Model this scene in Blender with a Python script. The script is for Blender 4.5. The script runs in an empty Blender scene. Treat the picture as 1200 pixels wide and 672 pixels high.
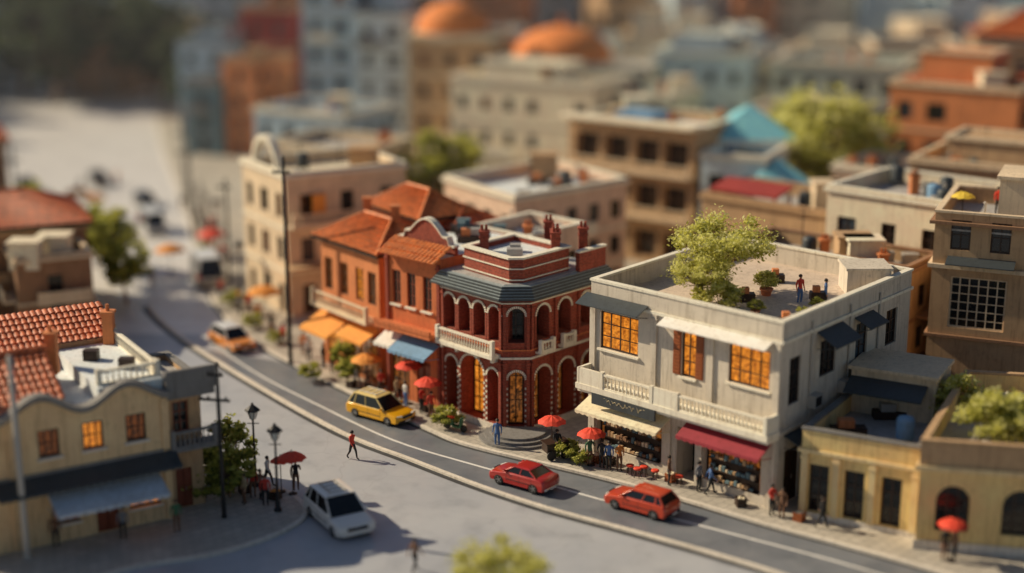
import bpy, math, random
from mathutils import Vector
R=random.Random(11)
scene=bpy.context.scene
coll=scene.collection
V2=lambda x,y:Vector((x,y))
# ------------------------------------------------------------------ materials
MATS={}
def nodes(name):
    m=bpy.data.materials.new(name); m.use_nodes=True
    nt=m.node_tree; nt.nodes.clear()
    o=nt.nodes.new('ShaderNodeOutputMaterial'); p=nt.nodes.new('ShaderNodeBsdfPrincipled')
    nt.links.new(p.outputs[0],o.inputs[0])
    return m,nt,p
def noise(nt,co,scale,detail=4,rough=.6):
    n=nt.nodes.new('ShaderNodeTexNoise'); n.inputs['Scale'].default_value=scale
    n.inputs['Detail'].default_value=detail; n.inputs['Roughness'].default_value=rough
    nt.links.new(co,n.inputs['Vector']); return n.outputs['Fac']
def ramp(nt,fac,a,b,ca=(0,0,0,1),cb=(1,1,1,1)):
    r=nt.nodes.new('ShaderNodeValToRGB'); r.color_ramp.elements[0].position=a; r.color_ramp.elements[1].position=b
    r.color_ramp.elements[0].color=ca; r.color_ramp.elements[1].color=cb
    nt.links.new(fac,r.inputs[0]); return r.outputs[0]
def mix(nt,fac,a,b,mode='MIX'):
    m=nt.nodes.new('ShaderNodeMix'); m.data_type='RGBA'; m.blend_type=mode
    for s,v in ((m.inputs[0],fac),(m.inputs[6],a),(m.inputs[7],b)):
        if isinstance(v,(int,float)): s.default_value=v
        elif isinstance(v,tuple): s.default_value=(v+(1,))[:4]
        else: nt.links.new(v,s)
    return m.outputs[2]
def mapping(nt,co,sc,rot=0):
    m=nt.nodes.new('ShaderNodeMapping'); m.inputs['Scale'].default_value=sc
    m.inputs['Rotation'].default_value=(0,0,rot)
    nt.links.new(co,m.inputs[0]); return m.outputs[0]
def coord(nt,kind='Object'):
    return nt.nodes.new('ShaderNodeTexCoord').outputs[kind]
def bump(nt,p,h,dist=.03,st=.5):
    b=nt.nodes.new('ShaderNodeBump'); b.inputs['Strength'].default_value=st; b.inputs['Distance'].default_value=dist
    nt.links.new(h,b.inputs['Height']); nt.links.new(b.outputs[0],p.inputs['Normal'])
def plaster(name,c,rough=.8,dirt=.45,var=.25,bmp=.35,brick=False):
    if name in MATS: return MATS[name]
    m,nt,p=nodes(name); co=coord(nt)
    c=tuple(min(.84,x*1.5) for x in c)
    dark=tuple(x*(1-dirt)*k for x,k in zip(c,(1,.93,.85)))
    light=tuple(min(.9,x*(1+var)) for x in c)
    n1=ramp(nt,noise(nt,co,.55,6,.65),.38,.72)
    col=mix(nt,n1,tuple(c),light)
    if brick:
        z=noise(nt,mapping(nt,co,(5,5,12)),1,1,.5)
        col=mix(nt,ramp(nt,z,.4,.6),col,tuple(x*.6 for x in c))
        w=nt.nodes.new('ShaderNodeTexWave'); w.bands_direction='Z'; w.inputs['Scale'].default_value=1.6; nt.links.new(co,w.inputs['Vector'])
        col=mix(nt,ramp(nt,w.outputs['Fac'],0.0,.12,(.5,.5,.5,1),(0,0,0,1)),col,(.3,.15,.1))
    st=ramp(nt,noise(nt,mapping(nt,co,(3.2,3.2,.28)),1.3,5,.7),.5,.76)
    col=mix(nt,st,col,dark)
    bl=ramp(nt,noise(nt,co,1.7,7,.8),.55,.7)
    col=mix(nt,mix(nt,.45,(0,0,0),bl),col,tuple(x*.5 for x in dark))
    f=noise(nt,co,9,5,.7)
    col=mix(nt,mix(nt,.25,(0,0,0),f),col,dark)
    nt.links.new(col,p.inputs['Base Color']); p.inputs['Roughness'].default_value=rough
    bump(nt,p,noise(nt,co,14,6,.7),.04,bmp)
    MATS[name]=m; return m
def simple(name,c,rough=.5,metal=0,coat=0,var=.15,sc=6):
    if name in MATS: return MATS[name]
    m,nt,p=nodes(name); co=coord(nt)
    col=mix(nt,noise(nt,co,sc,4),tuple(x*(1-var) for x in c),tuple(min(1,x*(1+var)) for x in c))
    nt.links.new(col,p.inputs['Base Color'])
    rr=nt.nodes.new('ShaderNodeMapRange'); rr.inputs[3].default_value=max(0,rough-.08); rr.inputs[4].default_value=min(1,rough+.12)
    nt.links.new(noise(nt,co,sc*1.7,3),rr.inputs[0]); nt.links.new(rr.outputs[0],p.inputs['Roughness'])
    p.inputs['Metallic'].default_value=metal
    p.inputs['Coat Weight'].default_value=coat; p.inputs['Coat Roughness'].default_value=.08
    MATS[name]=m; return m
def glow(name,ca,cb,st,a=.38,b=.66,sc=2.2):
    m,nt,p=nodes(name); ob=coord(nt)
    n=ramp(nt,noise(nt,mapping(nt,ob,(1.3,1.3,1.6)),sc,6,.7),a,b)
    col=mix(nt,n,ca,cb)
    n2=ramp(nt,noise(nt,mapping(nt,ob,(4,4,.5)),1.4,3,.5),.4,.6)
    col=mix(nt,mix(nt,.5,(0,0,0),n2),col,tuple(x*.35 for x in cb))
    nt.links.new(col,p.inputs['Emission Color']); p.inputs['Emission Strength'].default_value=st
    p.inputs['Base Color'].default_value=(.03,.02,.01,1); p.inputs['Roughness'].default_value=.1
    return m
def tiles(name,c):
    m,nt,p=nodes(name); co=coord(nt)
    a=noise(nt,co,2.2,5,.7); b=noise(nt,mapping(nt,co,(3,3,2)),3.5,2)
    col=mix(nt,ramp(nt,a,.35,.7),tuple(x*.5 for x in c),tuple(min(1,x*1.35) for x in c))
    col=mix(nt,ramp(nt,b,.52,.75),col,(.5,.28,.16))
    col=mix(nt,ramp(nt,noise(nt,co,1.1,6,.8),.58,.74),col,(.09,.05,.035))
    nt.links.new(col,p.inputs['Base Color']); p.inputs['Roughness'].default_value=.5
    bump(nt,p,noise(nt,co,16,4),.03,.4); return m
def asphalt(name,c,c2,rough=.75,crack=.45,grain=.3):
    m,nt,p=nodes(name); co=coord(nt)
    col=mix(nt,ramp(nt,noise(nt,co,.12,6,.7),.35,.7),c,c2)
    col=mix(nt,ramp(nt,noise(nt,mapping(nt,co,(1,1,1),.75),.5,5,.6),.5,.85),col,tuple(x*.75 for x in c))
    v=nt.nodes.new('ShaderNodeTexVoronoi'); v.feature='DISTANCE_TO_EDGE'; v.inputs['Scale'].default_value=.16
    n3=nt.nodes.new('ShaderNodeTexNoise'); n3.inputs['Scale'].default_value=.7; n3.inputs['Detail'].default_value=6
    nt.links.new(co,n3.inputs['Vector'])
    va=nt.nodes.new('ShaderNodeVectorMath'); va.operation='ADD'
    nt.links.new(co,va.inputs[0]); nt.links.new(n3.outputs['Color'],va.inputs[1])
    nt.links.new(va.outputs[0],v.inputs['Vector'])
    cr=ramp(nt,v.outputs['Distance'],.0,.006,(1,1,1,1),(0,0,0,1))
    col=mix(nt,mix(nt,crack,(0,0,0),cr),col,tuple(x*.35 for x in c))
    g=noise(nt,co,30,3,.8)
    col=mix(nt,mix(nt,grain,(0,0,0),g),col,tuple(x*.65 for x in c))
    nt.links.new(col,p.inputs['Base Color'])
    rr=nt.nodes.new('ShaderNodeMapRange'); rr.inputs[3].default_value=rough-.2; rr.inputs[4].default_value=rough+.15
    nt.links.new(noise(nt,co,.35,5),rr.inputs[0]); nt.links.new(rr.outputs[0],p.inputs['Roughness'])
    bump(nt,p,g,.005,.3); return m
def paving(name,c1,c2,mort,w=.6,h=.6,rot=-.75):
    m,nt,p=nodes(name); co=coord(nt)
    b=nt.nodes.new('ShaderNodeTexBrick'); nt.links.new(mapping(nt,co,(1,1,1),rot),b.inputs['Vector'])
    b.inputs['Scale'].default_value=1; b.inputs['Brick Width'].default_value=w; b.inputs['Row Height'].default_value=h
    b.inputs['Mortar Size'].default_value=.02; b.inputs['Color1'].default_value=c1+(1,); b.inputs['Color2'].default_value=c2+(1,); b.inputs['Mortar'].default_value=mort+(1,)
    col=mix(nt,ramp(nt,noise(nt,co,.4,6,.75),.42,.75),b.outputs['Color'],tuple(x*.6 for x in c1))
    nt.links.new(col,p.inputs['Base Color']); p.inputs['Roughness'].default_value=.65
    bump(nt,p,noise(nt,co,12,5),.01,.4); return m
def leafmat(name,c):
    m,nt,p=nodes(name); co=coord(nt)
    col=mix(nt,noise(nt,co,2.5,3),tuple(x*.65 for x in c),tuple(min(.9,x*1.45) for x in c))
    nt.links.new(col,p.inputs['Base Color']); p.inputs['Roughness'].default_value=.6
    tr=nt.nodes.new('ShaderNodeBsdfTranslucent'); nt.links.new(col,tr.inputs[0])
    mx=nt.nodes.new('ShaderNodeMixShader'); mx.inputs[0].default_value=.5
    nt.links.new(p.outputs[0],mx.inputs[1]); nt.links.new(tr.outputs[0],mx.inputs[2])
    nt.links.new(mx.outputs[0],nt.nodes['Material Output'].inputs[0]); return m
red=plaster('red_brick',(.25,.046,.024),dirt=.5,brick=True)
orange=plaster('orange_plaster',(.42,.12,.04),dirt=.5)
white=plaster('white_plaster',(.57,.52,.43),dirt=.3,var=.12)
offw=plaster('off_white_plaster',(.42,.375,.31),dirt=.45,var=.2)
greyd=plaster('dark_grey_plaster',(.14,.135,.13),dirt=.4)
cream=plaster('cream_plaster',(.56,.41,.22),dirt=.4)
ochre=plaster('ochre_plaster',(.52,.36,.2),dirt=.45)
yellowp=plaster('yellow_plaster',(.56,.39,.17),dirt=.4)
beige=plaster('beige_plaster',(.48,.38,.26),dirt=.4)
ivory=plaster('ivory_plaster',(.56,.47,.35),dirt=.35)
tan=plaster('tan_plaster',(.34,.22,.12),dirt=.45)
brown=plaster('brown_plaster',(.2,.11,.06),dirt=.45)
rust=plaster('rust_plaster',(.42,.15,.055),dirt=.45)
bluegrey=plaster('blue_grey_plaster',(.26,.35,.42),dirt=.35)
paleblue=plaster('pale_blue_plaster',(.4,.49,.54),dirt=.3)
palegreen=plaster('pale_green_plaster',(.36,.41,.34),dirt=.35)
teal=plaster('teal_plaster',(.09,.14,.16),dirt=.4)
pink=plaster('pink_plaster',(.5,.36,.27),dirt=.4)
deck=plaster('pale_roof_deck',(.5,.55,.58),dirt=.45)
deckw=plaster('warm_roof_deck',(.42,.34,.27),dirt=.5)
deckg=plaster('grey_roof_deck',(.28,.27,.26),dirt=.5)
stone=plaster('kerb_stone',(.48,.44,.38),dirt=.4)
slate=plaster('slate',(.03,.037,.042),rough=.5,dirt=.3)
slatel=plaster('slate_edge',(.2,.24,.25),rough=.5,dirt=.3)
tile_o=tiles('orange_roof_tile',(.85,.22,.05))
tile_r=tiles('red_roof_tile',(.78,.17,.05))
woodd=simple('dark_wood',(.04,.02,.012),.5,var=.4)
woodr=simple('red_wood',(.22,.05,.02),.45,var=.3)
woodo=simple('orange_wood',(.28,.075,.02),.45,var=.3)
iron=simple('black_iron',(.015,.015,.017),.45,metal=.3)
galv=simple('pale_metal',(.45,.42,.38),.5,metal=.3)
glassd=simple('dark_window_glass',(.012,.014,.016),.1,var=.5,sc=1.2)
glassb=simple('sky_window_glass',(.05,.07,.09),.1,var=.5,sc=1)
lit=glow('lit_window_glass',(.16,.025,.002),(1,.34,.035),1.25,.38,.66)
litd=glow('dim_lit_window_glass',(.008,.003,.001),(.6,.15,.02),.5,.44,.74)
shopg=glow('shop_window_glass',(.008,.003,.001),(.85,.27,.05),.7,.46,.76)
lampg=simple('lamp_glass',(.8,.78,.7),.2,var=.05)
terrac=plaster('terracotta',(.4,.14,.07),dirt=.3)
awn_c=plaster('cream_canvas',(.55,.47,.33),dirt=.35)
awn_w=plaster('white_canvas',(.55,.52,.46),dirt=.3)
awn_r=plaster('burgundy_canvas',(.2,.02,.03),dirt=.3)
awn_o=plaster('orange_canvas',(.6,.22,.04),dirt=.25)
awn_b=plaster('blue_canvas',(.12,.22,.34),dirt=.25)
awn_t=plaster('pale_turquoise_canvas',(.16,.42,.52),dirt=.3,var=.6)
crim=plaster('crimson_canopy',(.22,.025,.02))
gold=simple('pale_gold_lettering',(.8,.66,.4),.4)
redfab=simple('red_fabric',(.75,.06,.025),.7)
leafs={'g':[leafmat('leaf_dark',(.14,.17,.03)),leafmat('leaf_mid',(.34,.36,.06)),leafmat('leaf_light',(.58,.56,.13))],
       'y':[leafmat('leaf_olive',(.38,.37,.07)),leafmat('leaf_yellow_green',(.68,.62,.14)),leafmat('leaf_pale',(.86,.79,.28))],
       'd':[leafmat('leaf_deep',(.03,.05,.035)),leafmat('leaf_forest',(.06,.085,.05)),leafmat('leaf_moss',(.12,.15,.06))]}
bark=plaster('bark',(.16,.1,.06),dirt=.5,bmp=.8)
# ------------------------------------------------------------------ mesh builder
class MB:
    def __init__(s): s.v=[];s.f=[];s.m=[];s.sm=[]
    def add(s,vs,fs,m=0,smooth=False):
        b=len(s.v); s.v+=[tuple(v) for v in vs]
        for f in fs: s.f.append(tuple(b+i for i in f)); s.m.append(m); s.sm.append(smooth)
    def hexa(s,p,m=0): s.add(p,[(3,2,1,0),(4,5,6,7),(0,1,5,4),(1,2,6,5),(2,3,7,6),(3,0,4,7)],m)
    def box(s,x0,x1,y0,y1,z0,z1,m=0):
        s.hexa([(x0,y0,z0),(x1,y0,z0),(x1,y1,z0),(x0,y1,z0),(x0,y0,z1),(x1,y0,z1),(x1,y1,z1),(x0,y1,z1)],m)
    def tube(s,p,q,r0,r1,n=8,m=0,smooth=True):
        p=Vector(p);q=Vector(q);z=(q-p)
        if z.length<1e-6:return
        z.normalize(); x=z.orthogonal().normalized(); y=z.cross(x)
        vs=[]
        for c,r in((p,r0),(q,r1)):
            for i in range(n):
                a=2*math.pi*i/n; vs.append(c+x*math.cos(a)*r+y*math.sin(a)*r)
        s.add(vs,[(i,(i+1)%n,n+(i+1)%n,n+i) for i in range(n)],m,smooth)
        s.add(vs,[tuple(range(n-1,-1,-1)),tuple(range(n,2*n))],m)
    def lathe(s,prof,n=12,c=(0,0,0),m=0,smooth=True,sc=(1,1)):
        vs=[]
        for r,z in prof:
            for i in range(n):
                a=2*math.pi*i/n; vs.append((c[0]+r*math.cos(a)*sc[0],c[1]+r*math.sin(a)*sc[1],c[2]+z))
        fs=[]
        for j in range(len(prof)-1):
            for i in range(n): fs.append((j*n+i,j*n+(i+1)%n,(j+1)*n+(i+1)%n,(j+1)*n+i))
        s.add(vs,fs,m,smooth); k=(len(prof)-1)*n
        s.add(vs,[tuple(range(n-1,-1,-1)),tuple(range(k,k+n))],m)
    def prism(s,poly,z0,z1,m=0,bottom=True):
        n=len(poly); vs=[(p[0],p[1],z0) for p in poly]+[(p[0],p[1],z1) for p in poly]
        fs=[(i,(i+1)%n,n+(i+1)%n,n+i) for i in range(n)]+[tuple(range(n,2*n))]
        if bottom: fs.append(tuple(range(n-1,-1,-1)))
        s.add(vs,fs,m)
    def mesh(s,name,mats):
        me=bpy.data.meshes.new(name); me.from_pydata(s.v,[],s.f)
        for m in mats: me.materials.append(m)
        if len(mats)>1: me.polygons.foreach_set('material_index',s.m)
        me.polygons.foreach_set('use_smooth',s.sm); me.update(); return me
def link(o): coll.objects.link(o); return o
def mobj(name,me,parent=None,loc=(0,0,0),rot=0,scale=None):
    o=bpy.data.objects.new(name,me); link(o); o.location=loc; o.rotation_euler=(0,0,rot)
    if scale: o.scale=scale
    if parent: o.parent=parent
    return o
def thing(name,label,cat,loc=(0,0,0),rot=0,group=None):
    o=bpy.data.objects.new(name,None); o.empty_display_size=.2; link(o)
    o.location=loc; o.rotation_euler=(0,0,rot); o['label']=label; o['category']=cat
    if group:o['group']=group
    return o
def structure(name,me,z=0):
    o=mobj(name,me); o.location.z=z; o['kind']='structure'; return o
# ------------------------------------------------------------------ building kit
class Side:
    def __init__(s,p0,p1):
        s.p0=p0;s.p1=p1;s.L=(p1-p0).length;s.d=(p1-p0)/s.L;s.n=V2(s.d.y,-s.d.x);s.rot=math.atan2(s.d.y,s.d.x)
    def pt(s,a,o,z):
        p=s.p0+s.d*a+s.n*o; return (p.x,p.y,z)
    def box(s,mb,a0,a1,o0,o1,z0,z1,m=0):
        mb.hexa([s.pt(a0,o1,z0),s.pt(a1,o1,z0),s.pt(a1,o0,z0),s.pt(a0,o0,z0),s.pt(a0,o1,z1),s.pt(a1,o1,z1),s.pt(a1,o0,z1),s.pt(a0,o0,z1)],m)
def facade(mb,S,z0,z1,ops,m=0,dm=0,depth=.25):
    xs=sorted({0,S.L,*[o['a'] for o in ops],*[o['b'] for o in ops]}); zs=sorted({z0,z1,*[o['z0'] for o in ops],*[o['z1'] for o in ops]})
    for i in range(len(xs)-1):
        for j in range(len(zs)-1):
            cx=(xs[i]+xs[i+1])/2;cz=(zs[j]+zs[j+1])/2
            if any(o['a']<cx<o['b'] and o['z0']<cz<o['z1'] for o in ops): continue
            mb.add([S.pt(xs[i],0,zs[j]),S.pt(xs[i+1],0,zs[j]),S.pt(xs[i+1],0,zs[j+1]),S.pt(xs[i],0,zs[j+1])],[(0,1,2,3)],m)
    for o in ops:
        a,b,za,zb=o['a'],o['b'],o['z0'],o['z1']; D=-o.get('depth',depth)
        if o.get('arch'):
            r=(b-a)/2;zc=zb-r;n=14
            arc=[(a+r-r*math.cos(math.pi*i/n),zc+r*math.sin(math.pi*i/n)) for i in range(n+1)]
            out=[(a,za)]+arc+[(b,za)]
            for i in range(n):
                c=(a,zb) if i<n/2 else (b,zb)
                mb.add([S.pt(c[0],0,c[1]),S.pt(arc[i][0],0,arc[i][1]),S.pt(arc[i+1][0],0,arc[i+1][1])],[(0,1,2)],m)
        else: out=[(a,za),(a,zb),(b,zb),(b,za)]
        k=len(out)
        for i in range(k):
            p=out[i];q=out[(i+1)%k]
            mb.add([S.pt(p[0],0,p[1]),S.pt(q[0],0,q[1]),S.pt(q[0],D,q[1]),S.pt(p[0],D,p[1])],[(0,1,2,3)],dm)
WC={}
def win_meshes(w,h,arch,cols,rows,fm,gm,single):
    key=(round(w,2),round(h,2),arch,cols,rows,fm.name,gm.name,single)
    if key in WC:return WC[key]
    g=MB();f=g if single else MB();k=1 if single else 0
    x0,x1=-w/2,w/2;t=.1
    if arch:
        r=w/2;zc=h-r;n=14
        out=[(x0,0)]+[(-r*math.cos(math.pi*i/n),zc+r*math.sin(math.pi*i/n)) for i in range(n+1)]+[(x1,0)]
    else: zc=h;out=[(x0,0),(x0,h),(x1,h),(x1,0)]
    g.add([(p[0],0,p[1]) for p in out],[tuple(range(len(out)))],0)
    for i in range(len(out)):
        p=out[i];q=out[(i+1)%len(out)]
        def ins(p):
            if arch and p[1]>=zc-1e-6:
                r=w/2; s=(r-t)/r; return (p[0]*s,zc+(p[1]-zc)*s)
            return (p[0]+(t if p[0]<0 else -t),p[1]+(t if p[1]<h/2 else -t))
        a,b=ins(p),ins(q)
        f.hexa([(p[0],-.06,p[1]),(q[0],-.06,q[1]),(q[0],-.004,q[1]),(p[0],-.004,p[1]),(a[0],-.06,a[1]),(b[0],-.06,b[1]),(b[0],-.004,b[1]),(a[0],-.004,a[1])],k)
    for i in range(1,cols):
        x=x0+w*i/cols; top=(zc+math.sqrt(max(0,(w/2)**2-x*x))-t if arch else h-t)
        f.box(x-.04,x+.04,-.045,-.006,t,top,k)
    for j in range(1,rows):
        z=zc*j/rows; f.box(x0+t,x1-t,-.04,-.008,z-.03,z+.03,k)
    if arch: f.box(x0+t,x1-t,-.048,-.005,zc-.03,zc+.03,k)
    if single: res=(g.mesh('window',[gm,fm]),None)
    else: res=(g.mesh('window_glass',[gm]),f.mesh('window_frame',[fm]))
    WC[key]=res;return res
def door_mesh(w,h,fm,arch=False):
    key=('d',round(w,2),round(h,2),fm.name)
    if key in WC:return WC[key]
    m=MB(); m.box(-w/2,w/2,-.05,.0,0,h)
    for sx in(-1,1):
        for (a,b) in((.06,.42),(.48,.9)):
            m.box(sx*w/4-w*.17,sx*w/4+w*.17,-.085,-.048,h*a,h*b)
    m.box(-.02,.02,-.1,-.048,.05,h-.05)
    hd=MB(); hd.tube((.1,-.14,h*.42),(.1,-.14,h*.5),.02,.02,6); hd.tube((.1,-.05,h*.44),(.1,-.14,h*.44),.015,.015,6)
    WC[key]=(m.mesh('door',[fm]),hd.mesh('handle',[galv])); return WC[key]
def inset(pts,t):
    n=len(pts);res=[]
    for i in range(n):
        a,b,c=pts[i-1],pts[i],pts[(i+1)%n]
        d1=(b-a).normalized();d2=(c-b).normalized()
        n1=V2(-d1.y,d1.x);n2=V2(-d2.y,d2.x)
        k=(n1+n2); k=k/(k.length_squared)*2
        res.append(b+k*t)
    return res
def ring(mb,pts,out,inn,z0,z1,m=0):
    A=inset(pts,-out);Bq=inset(pts,inn);n=len(pts)
    vs=[(p.x,p.y,z) for P,z in((A,z0),(A,z1),(Bq,z0),(Bq,z1)) for p in P]; fs=[]
    for i in range(n):
        j=(i+1)%n; fs+=[(i,j,n+j,n+i),(2*n+j,2*n+i,3*n+i,3*n+j),(n+i,n+j,3*n+j,3*n+i),(j,i,2*n+i,2*n+j)]
    mb.add(vs,fs,m)
def tile_surface(mb,a,b,c,d,m=0,cw=.34,rh=.5):
    a,b,c,d=map(Vector,(a,b,c,d)); L=max((b-a).length,(c-d).length);Hh=((d-a).length+(c-b).length)/2
    nrm=(b-a).cross(d-a).normalized()
    if nrm.z<0:nrm=-nrm
    nu=max(2,int(L/cw))*4;nv=max(1,int(Hh/rh)); vs=[]
    for j in range(nv):
        for e in (0,1):
            v=(j+e*.999)/nv; lift=.07*(1-e)
            for i in range(nu+1):
                u=i/nu; p=(a*(1-u)+b*u)*(1-v)+(d*(1-u)+c*u)*v
                vs.append(p+nrm*(lift+.075*abs(math.sin(math.pi*i/4))))
    k=nu+1
    fs=[(j*k+i,j*k+i+1,(j+1)*k+i+1,(j+1)*k+i) for j in range(2*nv-1) for i in range(nu)]
    mb.add(vs,fs,m,False)
class Building:
    def __init__(s,name,label,cat,pts,base=.13,group=None):
        s.O=V2(*pts[0]); s.pts=[V2(*p)-s.O for p in pts]; s.root=thing(name,label,cat,(s.O.x,s.O.y,base),0,group)
        n=len(pts); s.sides=[Side(s.pts[i],s.pts[(i+1)%n]) for i in range(n)]
    def vis(s,i):
        S=s.sides[i]; c=S.p0+S.d*S.L/2+s.O; return S.n.dot(V2(0,0)-c)>0
    def part(s,name,mb,mats,label=None):
        o=mobj(name,mb.mesh(name,mats),s.root)
        if label:o['label']=label
        return o
    def pil(s,S,a0,a1,o,z0,z1,mat,name='pilaster'):
        mb=MB(); S.box(mb,a0,a1,-.01,o,z0,z1); S.box(mb,a0-.05,a1+.05,-.005,o+.05,z1-.35,z1-.2); s.part(name,mb,[mat])
    def put_ops(s,ops):
        for i,l in ops.items():
            S=s.sides[i]
            for o in l:
                w=o['b']-o['a'];h=o['z1']-o['z0'];k=o.get('k','window');mid=(o['a']+o['b'])/2
                loc=S.pt(mid,-(o.get('depth',.25)-.08),o['z0'])
                if k=='door':
                    d,hd=door_mesh(w,h,o.get('f',woodd)); e=mobj('door',d,s.root,loc,S.rot); mobj('handle',hd,e)
                elif k=='open':
                    mb=MB(); mb.add([S.pt(o['a'],-o.get('depth',.25),o['z0']),S.pt(o['b'],-o.get('depth',.25),o['z0']),S.pt(o['b'],-o.get('depth',.25),o['z1']),S.pt(o['a'],-o.get('depth',.25),o['z1'])],[(0,1,2,3)])
                    s.part('doorway',mb,[o.get('g',glassd)])
                else:
                    g,f=win_meshes(w,h,o.get('arch',False),o.get('c',2),o.get('r',2),o.get('f',woodd),o.get('g',glassd),o.get('single',False))
                    e=mobj(k,g,s.root,loc,S.rot)
                    if f: mobj('frame',f,e)
                    if o.get('sill') :
                        key=('sill',round(w,2),o['sill'].name)
                        if key not in WC:
                            m=MB(); m.box(-w/2-.12,w/2+.12,-.34,-.1,-.12,-.003); WC[key]=m.mesh('sill',[o['sill']])
                        mobj('sill',WC[key],e)
    def shell(s,H,wall,ops={},ph=.9,deckm=None,cop=None,depth=.25,reveal=None,z0=0):
        mb=MB()
        for i,S in enumerate(s.sides): facade(mb,S,z0,H,ops.get(i,[]),0,1,depth)
        inn=inset(s.pts,.24)
        if ph>0:
            n=len(inn)
            for i in range(n):
                j=(i+1)%n; mb.add([(inn[i].x,inn[i].y,H-ph),(inn[j].x,inn[j].y,H-ph),(inn[j].x,inn[j].y,H),(inn[i].x,inn[i].y,H)],[(0,3,2,1)],0)
        s.part('wall',mb,[wall,reveal or wall])
        mb=MB(); P=inset(s.pts,.1); mb.prism(P,H-max(ph,.02)-.12,H-max(ph,.02)-.003); s.part('roof',mb,[deckm or deckg])
        if ph>0:
            mb=MB(); ring(mb,s.pts,.07,.3,H+.002,H+.14); s.part('coping',mb,[cop or wall])
        s.put_ops(ops); s.H=H
    def band(s,name,z0,z1,out,mat,inn=-.01):
        mb=MB(); ring(mb,s.pts,out,inn,z0,z1); return s.part(name,mb,[mat])
    def hip(s,z,rise,mat,over=.45,fr=.3):
        P=inset(s.pts,-over); a,b,c,d=P
        if (b-a).length>=(c-b).length: r0=(a+d)/2;r1=(b+c)/2; ax=(r1-r0); r0,r1=r0+ax*fr,r1-ax*fr; A,Bp,C,D=a,b,c,d
        else: r0=(b+a)/2;r1=(c+d)/2; ax=(r1-r0); r0,r1=r0+ax*fr,r1-ax*fr; A,Bp,C,D=b,c,d,a
        mb=MB(); t=lambda p,zz:(p.x,p.y,zz)
        tile_surface(mb,t(A,z),t(Bp,z),t(r1,z+rise),t(r0,z+rise)); tile_surface(mb,t(C,z),t(D,z),t(r0,z+rise),t(r1,z+rise))
        tile_surface(mb,t(Bp,z),t(C,z),t(r1,z+rise),t(r1,z+rise)); tile_surface(mb,t(D,z),t(A,z),t(r0,z+rise),t(r0,z+rise))
        mb.tube(t(r0,z+rise+.08),t(r1,z+rise+.08),.14,.14,8)
        for p,r in((A,r0),(D,r0),(Bp,r1),(C,r1)): mb.tube(t(p,z+.08),t(r,z+rise+.08),.11,.11,6)
        s.part('tiled_roof',mb,[mat])
        mb=MB(); mb.prism(P,z-.18,z-.02); s.part('eave',mb,[woodd])
def rect(p0,p1,depth):
    p0=V2(*p0);p1=V2(*p1);d=(p1-p0).normalized();i=V2(-d.y,d.x)*depth
    return [tuple(p0),tuple(p1),tuple(p1+i),tuple(p0+i)]
def autoops(b,H,floors,bay=2.8,ww=1.1,wh=1.5,g=None,f=woodd,single=True,base=0,glow_p=.15,ground=True,arch=False):
    ops={}
    fh=(H-.9-base)/floors
    for i,S in enumerate(b.sides):
        if not b.vis(i): continue
        n=max(1,int(S.L/bay)); l=[]; kinds=[R.random() for _ in range(n)]
        for fl in range(floors):
            for k in range(n):
                c=S.L*(k+.5)/n; z=base+fl*fh+(fh-wh)*.5
                gm=g or (litd if R.random()<glow_p else (glassd if R.random()<.7 else glassb))
                if kinds[k]<.15 and fl>0: continue
                w2=ww*(1.35 if kinds[k]>.75 else 1); w2=min(w2,S.L/n-.3)
                if fl==0 and ground and k%2==0: l.append(dict(a=c-.55,b=c+.55,z0=0.02,z1=2.4,k='door',f=f))
                else: l.append(dict(a=c-w2/2,b=c+w2/2,z0=z,z1=z+wh,g=gm,f=f,single=single,arch=arch,sill=None))
        ops[i]=l
    return ops
def balustrade(mb,S,a0,a1,o,z,h=.95,step=.26,m=0,r=.06):
    S.box(mb,a0,a1,o-.08,o+.08,z,z+.12,m); S.box(mb,a0,a1,o-.1,o+.1,z+h-.12,z+h,m)
    n=max(1,int((a1-a0)/step))
    for i in range(n):
        c=S.pt(a0+(a1-a0)*(i+.5)/n,o,z+.11); hh=h-.22
        mb.lathe([(r*.7,0),(r*1.15,hh*.3),(r*.5,hh*.65),(r*.9,hh)],6,c,m)
    for a in(a0,a1): S.box(mb,a-.12,a+.12,o-.13,o+.13,z-.002,z+h+.1,m)
def awning(b,S,a0,a1,z1,out,drop,mat,name='awning',val=.22):
    mb=MB(); z0=z1-drop
    mb.hexa([S.pt(a0,.02,z1-.06),S.pt(a1,.02,z1-.06),S.pt(a1,out,z0-.06),S.pt(a0,out,z0-.06),S.pt(a0,.02,z1),S.pt(a1,.02,z1),S.pt(a1,out,z0),S.pt(a0,out,z0)])
    if val:
        n=max(2,int((a1-a0)/.4))
        for i in range(n):
            x0=a0+(a1-a0)*i/n;x1=a0+(a1-a0)*(i+1)/n;xm=(x0+x1)/2
            vs=[S.pt(x0,out+.01,z0-.02),S.pt(x1,out+.01,z0-.02),S.pt(x1,out+.01,z0-val*.7),S.pt(xm,out+.02,z0-val),S.pt(x0,out+.01,z0-val*.7)]
            mb.add(vs,[(0,1,2,3,4)])
    for a in (a0+.05,a1-.05): mb.tube(S.pt(a,.03,z0-.3),S.pt(a,out-.05,z0-.06),.025,.025,5)
    return b.part(name,mb,[mat])
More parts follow.
